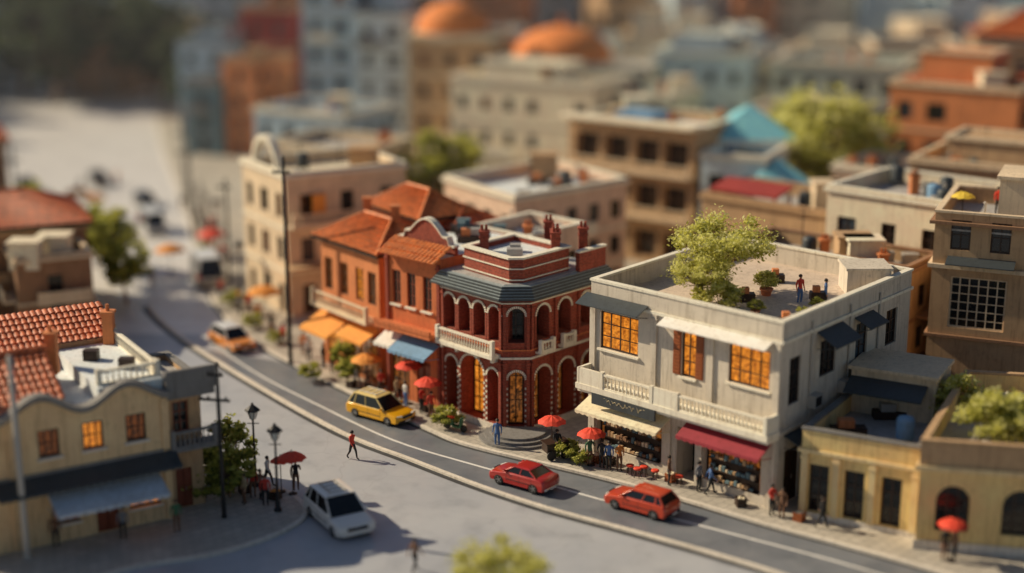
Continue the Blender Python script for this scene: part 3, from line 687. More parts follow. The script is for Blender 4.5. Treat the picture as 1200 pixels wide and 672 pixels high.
b=generic('turret_house','beige three-storey street house with white parapet and round roof arch',[(-22.2,124.5),(-17.6,117.3),(-8.6,122.3),(-13,130)],11.4,beige,3,cop=white,cl=6,bay=2.6,wh=1.9,gp=.25,deckm=ivory,extra=False)
S=b.sides[0]
mb=MB()
for k in range(19):
    t0=math.pi*k/19; t1=math.pi*(k+1)/19; c=4.0; r=2.0
    S_=lambda t,o,rr:S.pt(c-rr*math.cos(t),o,11.5+rr*math.sin(t))
    mb.hexa([S_(t0,-.2,r),S_(t1,-.2,r),S_(t1,-.8,r),S_(t0,-.8,r),S_(t0,-.2,r+.4),S_(t1,-.2,r+.4),S_(t1,-.8,r+.4),S_(t0,-.8,r+.4)])
b.part('roof_arch',mb,[white])
mb=MB(); S=b.sides[1]; S.box(mb,.1,S.L-.1,0,1.1,7.2,7.42); balustrade(mb,S,.2,S.L-.2,1,7.4,.9,.4); b.part('balcony',mb,[beige])
mb=MB(); S.box(mb,-.2,S.L+.1,-.1,1.6,4.0,4.2); b.part('porch_slab',mb,[tan])
for x,z in((2,8.2),(4.3,4.5)):
    mb=MB(); S.box(mb,x,x+1.1,.3,.5,z,z+1.5); b.part('hanging_banner',mb,[awn_o])
b=Building('balcony_house','grey-brown three-storey building with dark deep balconies','building',[(5.2,140),(15.9,132),(21.5,140.5),(11,148)])
S=b.sides[0]
ops={0:[dict(a=x-1.25,b=x+1.25,z0=z,z1=z+2.5,g=glassd,f=brown,c=3,r=2,depth=1.0,single=True) for x in(2,5.2,8.4,11.4) for z in(.5,4.7,8.7)],1:[dict(a=x-.5,b=x+.5,z0=z,z1=z+1.6,g=glassb,f=woodd,single=True) for x in (2.5,6,8.8) for z in(1,5,9)]}
b.shell(12.4,tan,ops,ph=.9,deckm=deck,cop=ivory)
for z in(4.2,8.2): 
    mb=MB(); S.box(mb,0,S.L,0,1.1,z,z+.22); balustrade(mb,S,.1,S.L-.1,1,z+.2,.9,.4); b.part('balcony',mb,[beige])
mb=MB(); S.box(mb,-.5,S.L+.3,-1,1.3,12.55,12.8); b.part('eave',mb,[ivory])
mb=MB(); S.box(mb,3,7,-6,-3,11.5,12.9); b.part('skylight',mb,[awn_b])
clutter(b,11.5,8,3)
generic('pale_house','pale blue-white rendered building beside balconies',rect((16.4,131.5),(21.6,129),7),10.6,paleblue,3,cop=white,cl=2)
for (x,y,zb,s) in((21.6,139,11.0,4.0),(22.8,130,8.6,2.6)):
    t=thing('canopy_tent','pale turquoise pyramid canopy tent on posts among roofs','tent',(x,y,.13)); mb=MB()
    mb.add([(-s,-s*.8,zb),(s,-s*.8,zb),(s,s*.8,zb),(-s,s*.8,zb),(0,0,zb+s*.7)],[(0,1,4),(1,2,4),(2,3,4),(3,0,4)]); mb.hexa([(-s,-s*.8-.03,zb-.5),(s,-s*.8-.03,zb-.5),(s,-s*.8,zb-.5),(-s,-s*.8,zb-.5),(-s,-s*.8-.03,zb),(s,-s*.8-.03,zb),(s,-s*.8,zb),(-s,-s*.8,zb)],1); mobj('canopy',mb.mesh('canopy',[awn_t,awn_w]),t)
    for sx in(-s+.1,s-.1):
        for sy in(-s*.76,s*.76): mb=MB(); mb.box(sx-.08,sx+.08,sy-.08,sy+.08,0,zb); mobj('post',mb.mesh('post',[galv]),t)
def dome(b,c,r,z,mat,tall=1.0):
    mb=MB(); q=V2(*c)-b.O
    mb.lathe([(r*1.05,0),(r*1.05,.8),(r,.82)],28,(q.x,q.y,z),1,False)
    mb.lathe([(r*math.cos(a)*1.0,r*tall*math.sin(a)+.82) for a in [math.pi/2*i/9*.98 for i in range(10)]]+[(.3,r*tall+1.2),(.1,r*tall+2.2)],28,(q.x,q.y,z),0)
    b.part('dome',mb,[mat,ivory])
domeo=plaster('orange_dome',(.6,.17,.04),dirt=.25)
b=generic('domed_hall','cream hall with large orange dome on top',rect((-3,188),(16,182),14),11.8,ivory,3,cop=white,cl=4); dome(b,(6.2,190),6.2,11.2,domeo,.65)
b=generic('domed_tower','tan tower with orange dome on top',rect((-12,181),(-2.4,178),9),15.8,tan,4,cop=ivory,cl=0); dome(b,(-7,184),4.4,15.2,domeo,.8)
generic('cream_house','cream two-storey town house with white cornice',rect((-6.8,171),(8.6,162),9),12.4,ivory,3,cop=white,cl=8,upper=2.2)
generic('pale_house','pale green stuccoed house with flat roof',rect((9.5,168),(17,164),9),11,palegreen,3,cop=white,cl=6)
generic('blue_grey_house','pale blue slab house with white parapet',rect((17,188),(28,184),10),13.2,paleblue,3,cop=white,cl=6,upper=2.5)
generic('cream_house','ivory town house behind turquoise tents',rect((30,190),(40,187),10),12,ivory,3,cop=white,cl=6)
generic('pale_green_house','grey-green building with white cornice',rect((29,172),(42,166),10),14.0,palegreen,4,cop=white,cl=7)
b=generic('rust_house','tall rust-orange house with flat roof and terracotta turrets',rect((36,146),(46,139),9),15,rust,4,'flat',cop=beige,ww=1.4,wh=1.7,cl=8,deckm=terrac,upper=3.5)
generic('rust_house','brown-orange house with low red tiled roof',rect((47,142),(60,133),10),15.5,rust,4,'hip',tile=tile_r,cop=white,rise=2,ww=1.4,wh=1.7)
generic('white_house','whitewashed house with flat roof and cornice',rect((45,128),(56,121),8),11,ivory,3,cop=white,cl=6)
generic('tan_house','tan house with orange tiled roof',rect((50,166),(64,159),10),17,tan,4,'hip',tile=tile_o,cop=white,rise=3)
generic('tan_house','tan flat-roofed block with roof clutter',rect((31,118),(42,111),9),12.6,tan,3,cop=beige,cl=14,upper=2.2)
generic('rust_house','rust flat-roofed block with roof clutter',rect((41,108),(52,100),9),14,rust,3,cop=beige,cl=8)
generic('pale_house','pale beige house between trees',rect((24,158),(33,153),8),10.5,ivory,3,cop=white,cl=7)
generic('pale_house','pale ivory cottage among the roofs',rect((28,132),(36,126),8),9.5,pink,3,cop=white,cl=8)
# left town
generic('brown_house','brown house with red tile roof and dark windows',rect((-46,112.5),(-33.5,118),9),7.4,brown,2,'hip',tile=tile_r,cop=tan,rise=2.0,gp=.2)
generic('brown_house','brown corner block with parapet terrace',rect((-37,111),(-32,113.4),5),6.2,brown,2,cop=beige,cl=5)
generic('rust_house','dark red house with tiled roof beside the street',rect((-66,143),(-50,150),10),8.5,brown,2,'hip',tile=tile_r,cop=tan,rise=2.4)
generic('brown_house','dark brown block of flats',rect((-96,182),(-77,189),10),11,brown,3,cop=tan)
generic('teal_house','blue-grey block beside the far street',rect((-106,207),(-92,214),10),12,bluegrey,3,cop=white)
generic('teal_house','dark teal house with flat roof',rect((-41,191),(-36,189),9),9,teal,3,cop=greyd,cl=4)
generic('brown_house','narrow brown-red house by the far street',rect((-35.8,190),(-31.5,188),9),12,rust,4,cop=tan,cl=4)
generic('grey_house','low dark blue-grey house with roof boxes',rect((-44,203),(-37,201),9),13,bluegrey,4,cop=greyd,cl=4,upper=2)
b=generic('crimson_house','rust red block behind teal building',rect((-36,206),(-29,203),9),17,crim,4,cop=tan,cl=4)
generic('rust_house','orange-pink tall slab house with cornice',rect((-34,216),(-27,214),9),25,rust,6,cop=beige)
generic('blue_grey_house','tall blue-grey apartment block',rect((-26,192),(-19.5,190),12),22,bluegrey,6,cop=white,cl=3,ww=1.2)
generic('blue_grey_house','lower blue-grey apartment block with setback roof',rect((-19.3,189),(-12.8,187),12),18,paleblue,5,cop=greyd,cl=6,ww=1.2,upper=4)
generic('grey_house','grey block with pale trim beside the street',rect((-28,166),(-17.5,160),9),9.5,bluegrey,3,cop=white,cl=7)
generic('tan_house','tan street house with shops',rect((-24,147),(-14.5,141),9),9,beige,3,cop=ivory,cl=7)
rr=random.Random(5); 
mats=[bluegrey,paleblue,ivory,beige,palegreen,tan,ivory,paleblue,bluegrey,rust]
for row,(yy,hl_,hh_) in enumerate(((215,9,13),(245,13,24),(285,18,30))):
    x=-12 if row==0 else -150
    while x<(75 if row==0 else 170):
        w=rr.uniform(7,13); y=yy+rr.uniform(-10,14); h=rr.uniform(hl_,hh_)
        if -85<x<-52: h=rr.uniform(6,11)
        m=rr.choice(mats) if x>-50 else rr.choice([bluegrey,teal,brown,bluegrey])
        generic('distant_block','distant %s town block with flat roof'%m.name.replace('_plaster','').replace('_',' '),rect((x,y),(x+w-1,y+rr.uniform(-4,4)),12),h,m,max(2,int(h/4)),'hip' if rr.random()<.25 else 'flat',cop=rr.choice([white,white,tan]),tile=tile_o,bay=3.6,ww=1.6,wh=1.8,bands=rr.random()<.4,cl=2,upper=rr.choice((0,2.5,4)),extra=False)
        x+=w
x=-260
while x<280:
    w=rr.uniform(18,34); m=rr.choice([bluegrey,bluegrey,paleblue,teal]); h=rr.uniform(26,48)  # distance haze put into the bluish wall colours of the far towers
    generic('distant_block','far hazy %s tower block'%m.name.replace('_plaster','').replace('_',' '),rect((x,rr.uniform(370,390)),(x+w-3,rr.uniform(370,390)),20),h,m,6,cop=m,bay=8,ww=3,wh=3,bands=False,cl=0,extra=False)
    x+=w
# ------------------------------------------------------------------ left ochre house
A0=V2(-25.6,73.4);B0=V2(-18.4,77.8);d=(B0-A0).normalized();inn=V2(-d.y,d.x)
A1=A0-d*3.2
b=Building('cream_house','ochre-beige two-storey house with wavy grey gable, slate pent roof and awning','building',rect(A1,B0,8.5))
S=b.sides[0];s0=3.2
ops={0:[dict(a=x-.55,b=x+.55,z0=4.8,z1=6.3,g=g_,f=woodd,c=3,r=2,sill=stone) for x,g_ in((1.4,litd),(s0+2.0,litd),(s0+4.3,lit),(s0+6.6,litd))]
   +[dict(a=s0+6.0,b=s0+7.7,z0=1.0,z1=2.5,g=lit,f=woodd,c=3,r=2,sill=stone),dict(a=s0+4.2,b=s0+5.4,z0=.03,z1=2.4,k='door',f=woodr),dict(a=s0+1.9,b=s0+3.3,z0=1.0,z1=2.5,g=litd,f=woodd,c=3,r=2,sill=stone),dict(a=.6,b=2.0,z0=1.0,z1=2.5,g=glassd,f=woodr,c=3,r=2)]}
b.shell(7.1,ochre,ops,ph=.0,deckm=deck)
mb=MB(); n=60
def wf(s): return 7.45+.5*math.cos((s-s0-1.6)*2*math.pi/4.6)*(1 if s>s0-1 else .6)
for i in range(n):
    a=S.L*i/n;c=S.L*(i+1)/n;za,zc=wf(a),wf(c)
    mb.hexa([S.pt(a,.0,7.1),S.pt(c,.0,7.1),S.pt(c,-.3,7.1),S.pt(a,-.3,7.1),S.pt(a,0,za),S.pt(c,0,zc),S.pt(c,-.3,zc),S.pt(a,-.3,za)],0)
    mb.hexa([S.pt(a,.3,za),S.pt(c,.3,zc),S.pt(c,-.35,zc),S.pt(a,-.35,za),S.pt(a,.34,za+.32),S.pt(c,.34,zc+.32),S.pt(c,-.35,zc+.32),S.pt(a,-.35,za+.32)],1)
b.part('wavy_gable',mb,[ochre,greyd])
b.band('string_course',3.9,4.05,.1,greyd)
for x in(.05,s0-.1,S.L-.45): b.pil(S,x,x+.38,.1,.0,6.9,ochre,'quoin')
awning(b,S,s0-1,S.L+.2,3.95,1.3,.55,slate,'pent_roof',.15); awning(b,S,s0+1.6,S.L-.9,3.15,2.2,.8,plaster('pale_blue_canvas',(.36,.4,.44)))
mb=MB(); P=[Vector(S.pt(a_,o_,0))[:2] for a_,o_ in((S.L-3.6,-.4),(S.L-.1,-.4),(S.L-.1,-8.3),(S.L-3.6,-8.3))]
mb.prism(P,7.1,7.9); b.part('roof_terrace',mb,[deck])
mb=MB(); balustrade(mb,S,S.L-3.4,S.L-.2,-.9,7.9,.8,.3); b.part('balustrade',mb,[white])
S_r=b.sides[1]; mb=MB(); balustrade(mb,S_r,1.2,8,-.3,7.9,.8,.3); b.part('balustrade',mb,[white])
mb=MB()
tile_surface(mb,S.pt(.0,-.6,7.6),S.pt(s0+3.2,-.6,7.6),S.pt(s0+3.2,-4.2,9.3),S.pt(.0,-4.2,9.3)); tile_surface(mb,S.pt(s0+3.2,-7.8,7.6),S.pt(.0,-7.8,7.6),S.pt(.0,-4.2,9.3),S.pt(s0+3.2,-4.2,9.3))
mb.tube(S.pt(0,-4.2,9.4),S.pt(s0+3.3,-4.2,9.4),.16,.16,8)
b.part('tiled_roof',mb,[tile_r])
mb=MB(); mb.add([S.pt(s0+3.1,-.6,7.1),S.pt(s0+3.1,-7.8,7.1),S.pt(s0+3.1,-7.8,7.6),S.pt(s0+3.1,-4.2,9.3),S.pt(s0+3.1,-.6,7.6)],[(0,1,2,3,4)]); b.part('gable_end',mb,[ochre])
mb=MB(); tile_surface(mb,S.pt(s0+1.5,-8.4,8.2),S.pt(S.L,-8.4,8.2),S.pt(S.L,-11.4,9.5),S.pt(s0+1.5,-11.4,9.5)); b.part('tiled_roof',mb,[tile_r])
mb=MB(); S.box(mb,s0+1.5,S.L,-11.4,-8.52,0,8.15); b.part('rear_wall',mb,[tan])
for a_,o_ in((s0+3.9,-5.5),(S.L-.6,-8.0),(.8,-3)):
    q=S.pt(a_,o_,0); mb=MB(); mb.box(q[0]-.3,q[0]+.3,q[1]-.3,q[1]+.3,7.5,9.7); mb.box(q[0]-.38,q[0]+.38,q[1]-.38,q[1]+.38,9.7,9.85); mb.lathe([(.12,0),(.1,.4)],8,(q[0],q[1],9.84)); b.part('chimney',mb,[rust])
for a_,o_ in((S.L-1.2,-3),(S.L-2.4,-5.5)):
    q=S.pt(a_,o_,0); mb=MB(); mb.box(q[0]-.4,q[0]+.4,q[1]-.3,q[1]+.3,7.89,8.5); b.part('roof_boxes',mb,[woodd])
w0=B0+inn*1.0+d*.02; w1=w0+d*2.1
b=Building('side_wing','narrow dark grey rendered wing with balcony beside ochre house','building',rect(w0,w1,5)); S=b.sides[0]
b.shell(7.4,tan,{0:[dict(a=.5,b=1.4,z0=4.4,z1=6.2,g=glassd,f=woodr,c=2,r=3),dict(a=.5,b=1.4,z0=.03,z1=2.3,k='door',f=woodr)]},ph=.3,deckm=deckg,cop=greyd)
mb=MB(); S.box(mb,0,S.L+.5,0,1.2,3.7,3.92); balustrade(mb,S,.1,S.L+.4,1.05,3.9,.95,.25); b.part('balcony',mb,[greyd])
mb=MB(); S.box(mb,-.1,S.L+.5,-.2,1.0,6.7,7.1); S.box(mb,-.1,S.L+.55,.8,1.05,7.1,8.3); b.part('eave',mb,[greyd])
# ------------------------------------------------------------------ vegetation
def tree_meshes(seed,h,rx,rz,th,ncl,lv,ls,pal):
    r=random.Random(seed); tk=MB(); cr=MB(); top=Vector((r.uniform(-.1,.1)*h,r.uniform(-.1,.1)*h,th))
    tk.tube((0,0,0),top*.5+Vector((.05,0,0)),h*.035,h*.026,8); tk.tube(top*.5+Vector((.05,0,0)),top,h*.026,h*.018,8)
    cz=h-rz
    for k in range(ncl):
        while True:
            p=Vector((r.uniform(-1,1),r.uniform(-1,1),r.uniform(-1,1)))
            if .35<p.length<1:break
        c=Vector((p.x*rx,p.y*rx,cz+p.z*rz)); md=(top+c)/2+Vector((0,0,-.1*rz))
        tk.tube(top,md,h*.012,h*.007,5); tk.tube(md,c,h*.007,h*.003,4)
        cr_=rx*r.uniform(.15,.32)
        for _ in range(int(lv*r.uniform(.6,1.3))):
            q=Vector((r.gauss(0,.5),r.gauss(0,.5),r.gauss(0,.36)))*cr_+c
            u=Vector((r.gauss(0,1),r.gauss(0,1),r.gauss(0,.6))).normalized(); w=u.orthogonal().normalized()
            w=(w*math.cos(r.random()*6)+u.cross(w)*math.sin(r.random()*6)).normalized(); s_=ls*r.uniform(.6,1.3)
            mi=0 if q.z<c.z-.15*cr_ else (2 if r.random()<.5 else 1)  # shade painted in: low leaves of a clump get the darkest tone
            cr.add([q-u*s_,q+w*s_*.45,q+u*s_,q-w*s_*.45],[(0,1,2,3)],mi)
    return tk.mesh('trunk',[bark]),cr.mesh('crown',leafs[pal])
TC={}
def tree(kind,label,loc,scale=1,rot=0,name='tree'):
    spec={'roof':(1,4.3,2.6,1.25,1.8,46,150,.115,'y'),'airy':(2,9,3.8,3.0,4,48,110,.28,'y'),'round':(3,6,2.3,2.2,2.2,34,110,.22,'g'),'bush':(4,1.6,1.2,.75,.3,26,130,.11,'y'),'dark':(5,9,3.4,3.6,2.5,34,90,.4,'d'),'street':(6,3.6,1.6,1.4,1.5,30,130,.15,'g'),'gbush':(8,1.6,1.2,.75,.3,24,110,.11,'g')}[kind]
    if kind not in TC: TC[kind]=tree_meshes(*spec)
    t=thing(name,label,'tree' if 'bush' not in kind else 'bush',loc,rot); t.scale=(scale,)*3
    mobj('trunk',TC[kind][0],t); mobj('crown',TC[kind][1],t); return t
def pot(loc,s=1,label='terracotta plant pot on terrace'):
    t=thing('plant_pot',label,'plant pot',loc); mb=MB(); mb.lathe([(.25*s,0),(.36*s,.45*s),(.42*s,.46*s),(.42*s,.56*s),(.36*s,.56*s),(.33*s,.5*s)],12); mobj('pot',mb.mesh('pot',[terrac]),t)
tree('roof','spreading yellow-green tree growing on a roof terrace',(12.7,88.4,9.6),1.12)
tree('roof','small leafy tree on a roof terrace',(11.0,86.6,9.6),.72,2)
tree('bush','low leafy shrub on a roof terrace',(11.9,85.4,9.6),1.1,1,'bush')
pot((15.2,88.6,9.6),1.0); tree('bush','potted shrub on a roof terrace',(15.2,88.6,10.1),.65,3,'bush')
for x,y,s in((13.9,84.4,.7),(17.6,85.2,.6),(16.4,83.6,.5)): pot((x,y,9.6),.7,'small terracotta pot on roof terrace'); tree('gbush','small potted green plant on roof terrace',(x,y,9.9),s*.6,x,'bush')
tree('bush','big clipped shrub on a roof terrace',(25.4,76.2,5.0),1.6,0,'bush'); tree('bush','yellow-green shrub on roof terrace',(26.9,77.0,5.0),1.4,2,'bush')
tree('bush','yellow-green shrub by the terrace wall',(25.3,82.4,4.1),1.5,4,'bush')
tree('airy','tall airy yellow-green tree among houses',(29.5,141,.13),1.65); tree('airy','airy yellow-green tree among pale houses',(26,148,.13),1.35,2); tree('round','round-headed green tree behind the roofs',(-6.8,147,.13),1.75,1)
for x,y,s,k in((-34.5,128,1.1,'round'),(-37,133,1,'round'),(-31.5,121,.9,'round'),(-46,143,1,'round'),(-86,205,1.6,'dark'),(-70,235,2.1,'dark'),(-92,225,1.9,'dark'),(-105,240,2.2,'dark'),(-56,240,1.8,'dark'),(-47,228,1.5,'dark'),(-44,214,1.2,'dark'),(-78,246,2.1,'dark'),(-63,250,2.0,'dark'),(-64,168,.9,'round'),(-57,156,.8,'round'),(-114,225,2,'dark'),(-98,200,1.6,'round')):
    tree(k,'leafy green street tree beside the road' if k=='round' else 'dark leafy tree by the far road',(x,y,.13),s,x)
tree('street','yellow-green street tree on the island pavement',(-16.2,82.3,.13),1.05); tree('street','rounded leafy bush beside the lamp post',(-15.9,80.6,.0),.85,2)
tree('roof','pale yellow-green treetop at the road edge',(-.4,68.3,-.9),.85,1); tree('gbush','green shrub in planting bed',(-17.2,80.4,.13),1.1,1,'bush')
tree('gbush','green shrub along the pavement',(-14.0,101.5,.13),.7,1,'bush');tree('street','street tree in front of tiled house',(-11.3,100.6,.13),.8,1)
for i,(x,y) in enumerate(((-17.6,110),(-20,114),(-4.2,91.9),(3.9,85.5),(3.2,86.4),(-22.5,120),(-31,112),(-25.5,128),(-28,136))): tree('gbush','green leafy pavement shrub in bed',(x,y,.13),.6+.1*(i%3),i,'bush')
# ------------------------------------------------------------------ people
def person_mesh(pose):
    J={'pel':(0,0,.93),'spi':(0,0,1.1),'che':(0,0,1.3),'nb':(0,0,1.44),'nk':(0,-.01,1.5),'hd':(0,-.02,1.59),'tp':(0,-.02,1.67),'ns':(0,-.115,1.585)}
    RR={'pel':.135,'spi':.12,'che':.15,'nb':.07,'nk':.055,'hd':.092,'tp':.07,'ns':.014}
    E=[('pel','spi',0),('spi','che',0),('che','nb',0),('nb','nk',2),('nk','hd',2),('hd','tp',2),('hd','ns',2)]
    for sx,t in((-1,'l'),(1,'r')):
        st=.24 if pose=='walk' else 0; f=st*sx; swing=-f
        J['sh'+t]=(sx*.19,0,1.4)
        if pose=='hold' and sx==1: J['el'+t]=(.24,-.12,1.2);J['wr'+t]=(.2,-.3,1.3)
        elif pose=='carry': J['el'+t]=(sx*.24,-.05,1.16);J['wr'+t]=(sx*.15,-.26,1.12)
        else: J['el'+t]=(sx*.25,.03-swing*.5,1.14);J['wr'+t]=(sx*.26,-.05-swing*1.1,.9+abs(swing)*.1)
        wx,wy,wz=J['wr'+t]; J['pa'+t]=(wx,wy-.03,wz-.07 if pose!='hold' or sx<0 else wz+.05)
        J['hp'+t]=(sx*.1,0,.86); J['kn'+t]=(sx*.11,-.04-f*.55,.49); J['an'+t]=(sx*.11,.02-f*1.1+(.05 if f<0 else 0),.09+(.06 if f<0 else 0)); J['to'+t]=(sx*.12,J['an'+t][1]-.16,.04+(.01 if f<0 else 0))
        for k,v in(('sh',.07),('el',.048),('wr',.032),('pa',.036),('hp',.1),('kn',.068),('an',.045),('to',.038)): RR[k+t]=v
        E+=[('che','sh'+t,0),('sh'+t,'el'+t,0),('el'+t,'wr'+t,0),('wr'+t,'pa'+t,2),('pel','hp'+t,1),('hp'+t,'kn'+t,1),('kn'+t,'an'+t,1),('an'+t,'to'+t,3)]
        px,py,pz=J['pa'+t]; dz=-1 if not(pose=='hold' and sx==1) else 1
        for k in range(5):
            nm='f%d%s'%(k,t); off=(k-2)*.019
            ln=(.05,.075,.082,.076,.06)[k]
            if k==0: J[nm]=(px,py-.05,pz+dz*.02)
            else: J[nm]=(px-sx*.015,py+off,pz+dz*ln)
            RR[nm]=.0095; E.append(('pa'+t,nm,2))
    names=list(J); me=bpy.data.meshes.new('p'); me.from_pydata([J[n] for n in names],[(names.index(a),names.index(b_)) for a,b_,_ in E],[])
    ob=bpy.data.objects.new('p',me); link(ob); ob.modifiers.new('s','SKIN')
    for i,n in enumerate(names):
        sv=me.skin_vertices[0].data[i]; r=RR[n]; sv.radius=(r,r*(.72 if n in('che','spi','pel') else 1)); sv.use_root=(n=='pel')
    sd=ob.modifiers.new('d','SUBSURF'); sd.levels=1; sd.render_levels=1
    bpy.context.view_layer.update(); dg=bpy.context.evaluated_depsgraph_get()
    out=bpy.data.meshes.new_from_object(ob.evaluated_get(dg)); bpy.data.objects.remove(ob)
    out.materials.clear()
    for m in (redfab,woodd,skin,iron): out.materials.append(m)
    for p in out.polygons:
        c=p.center; best=9;rg=0
        for a,b_,g in E:
            A_=Vector(J[a]);B_=Vector(J[b_]);ab=B_-A_;t=max(0,min(1,(c-A_).dot(ab)/max(1e-9,ab.length_squared))); dd=(c-(A_+ab*t)).length-RR[a]*.6
            if dd<best: best=dd;rg=g
        p.material_index=rg; p.use_smooth=True
    out.name='person_'+pose; return out
skin=simple('skin',(.5,.28,.18),.6)
PM={k:person_mesh(k) for k in('stand','walk','hold','carry')}
hb=MB(); hb.lathe([(.1,-.03),(.108,.03),(.095,.08),(.05,.12),(.01,.13)],10,(0,.005,1.61)); hairm=hb.mesh('hair',[simple('hair',(.02,.012,.008),.6)])
cl={n:simple('cloth_'+n,c,.8) for n,c in dict(red=(.6,.05,.03),blue=(.08,.16,.36),white=(.65,.62,.58),black=(.02,.02,.022),grey=(.2,.2,.22),orange=(.65,.22,.04),brown=(.18,.09,.05),green=(.06,.16,.08),tan=(.45,.32,.18),pink=(.55,.2,.2)).items()}
def person(x,y,top,bot,pose='stand',rot=0,z=.13,act=None):
    t=thing('person','person in %s top and %s trousers %s'%(top,bot,act or ('walking' if pose=='walk' else 'standing on pavement')),'person',(x,y,z),rot)
    t.scale=(1.06,)*3
    o=mobj('body',PM[pose],t)
    for i,m in((0,cl[top]),(1,cl[bot])):
        o.material_slots[i].link='OBJECT'; o.material_slots[i].material=m
    mobj('hair',hairm,t)
    return t
def parasol(x,y,h=2.3,r=1.15,mat=redfab,z=.13,label='red scalloped parasol on a pole'):
    t=thing('parasol',label,'parasol',(x,y,z),R.random()); mb=MB();n=16;vs=[(0,0,h+.05)]
    for (rr_,dz) in [(.35,-.06),(.7,-.2),(1,-.42)]:
        for i in range(n):
            a=2*math.pi*i/n; k=1 if i%2==0 else .93; vs.append((r*rr_*math.cos(a)*k,r*rr_*math.sin(a)*k,h+dz*r-(.0 if i%2==0 else -.05)))
    fs=[(0,1+i,1+(i+1)%n) for i in range(n)]
    for j in range(2):
        for i in range(n): fs.append((1+j*n+i,1+j*n+(i+1)%n,1+(j+1)*n+(i+1)%n,1+(j+1)*n+i))
    mb.add(vs,fs); mobj('canopy',mb.mesh('canopy',[mat]),t)
    mb=MB(); mb.tube((0,0,0),(0,0,h+.18),.03,.03,6); mb.lathe([(.25,0),(.25,.06),(.08,.1)],10); mobj('pole',mb.mesh('pole',[woodd]),t)
for a_ in [(-9.6,86.7,'red','black','walk',.9,.0,'crossing the road'),(-4.9,71.2,'brown','black','walk',2.5,.0,'crossing the road'),
 (-5.2,93.6,'red','brown','stand',.4),(-5.9,94.6,'red','black','carry',1),(-.9,88.4,'blue','blue','stand',-.3),(2.7,86.6,'black','black','carry',.5),(4.6,85.3,'green','brown','hold',.3),(5.3,84.9,'black','black','stand',2.6),(5.7,84.6,'blue','black','stand',-.5),
 (6.3,84.5,'orange','brown','carry',.3),(10.6,81.4,'grey','black','stand',.8),(11.2,80.9,'blue','black','walk',1.6),(14.2,78.0,'red','black','carry',.6),(14.7,77.6,'brown','brown','stand',-.6),(16.6,76.3,'black','black','walk',1.2),
 (22.1,72.3,'black','brown','stand',.2),(22.7,72.6,'brown','black','stand',.9),
 (-14.6,80.6,'red','brown','stand',.3),(-14.1,80.2,'brown','black','carry',1.5),(-13.7,79.4,'red','black','stand',.2),(-14.9,79.6,'tan','brown','stand',-1),(-12.3,81.6,'black','brown','hold',.3),(-14.0,82.2,'white','black','walk',1.2),
 (-9.8,98.9,'brown','black','stand',.3),(-10.6,99.8,'white','grey','walk',.9),(-12.6,102.8,'red','black','stand',.4),(-13.4,104.1,'black','black','stand',1.2),(-7.6,96.6,'tan','black','walk',.7),(-7.0,95.7,'white','blue','stand',2.2),(-15.2,106.9,'orange','brown','stand',.3),(-17.0,109.2,'red','black','walk',.8),
 (-8.8,98.1,'red','black','carry',.2),(-11.8,101.5,'orange','brown','walk',2.4),(-14.6,105.5,'white','black','stand',.2),(-18.3,112.1,'black','brown','stand',.2),(9.0,82.3,'brown','black','stand',1.4),
 (-19.8,115.2,'orange','black','stand',0),(-21,118,'red','brown','walk',.5),
 (-23.8,74.0,'brown','black','stand',.5),(-20.5,74.9,'grey','black','stand',0),(-17.9,75.9,'green','brown','stand',.4)]: person(*a_)
rp=random.Random(21)
for k in range(34):
    y=rp.uniform(117,175); kx=-22.8-(y-117)*.29; x=kx+rp.choice((rp.uniform(0.3,2.5),rp.uniform(-14,0)))
    onroad=x<kx; person(x,y,rp.choice(['red','black','brown','orange','black','grey']),rp.choice(['black','brown','black']),rp.choice(['stand','walk']),rp.uniform(0,6),.005 if onroad else .13,'walking in the sunlit street' if onroad else None)
person(16.9,87.0,'red','blue','stand',.5,9.6,'standing on roof terrace'); person(18.2,86.0,'blue','black','stand',1.4,9.6,'standing on roof terrace')
person(31.5,97.6,'red','black','hold',.3,12.7,'standing on flat roof')
parasol(-5.4,94.0,2.6,.95);parasol(-6.8,96.3,3.0,.95); parasol(2.4,87.0,2.5,.9); parasol(4.7,85.4,2.3,.9); parasol(22.4,72.2,2.3,.8); parasol(-12.4,81.0,2.5,.85); parasol(-13.1,81.3,2.1,.6,label='small low red parasol beside lamp post'); parasol(-9.9,99.4,2.5,1.1,awn_o,label='orange parasol on a pole')
for x,y,m in((-42.5,153,awn_o),(-45,156,awn_o),(-27.5,137,redfab),(-19.6,117,awn_o),(-30,131,awn_o)): parasol(x,y,2.6,1.4,m,label='orange-red street parasol on a pole')
parasol(29.2,97.5,2.0,.8,simple('yellow_fabric',(.7,.5,.05),.7),12.2,'small yellow parasol on a roof terrace')
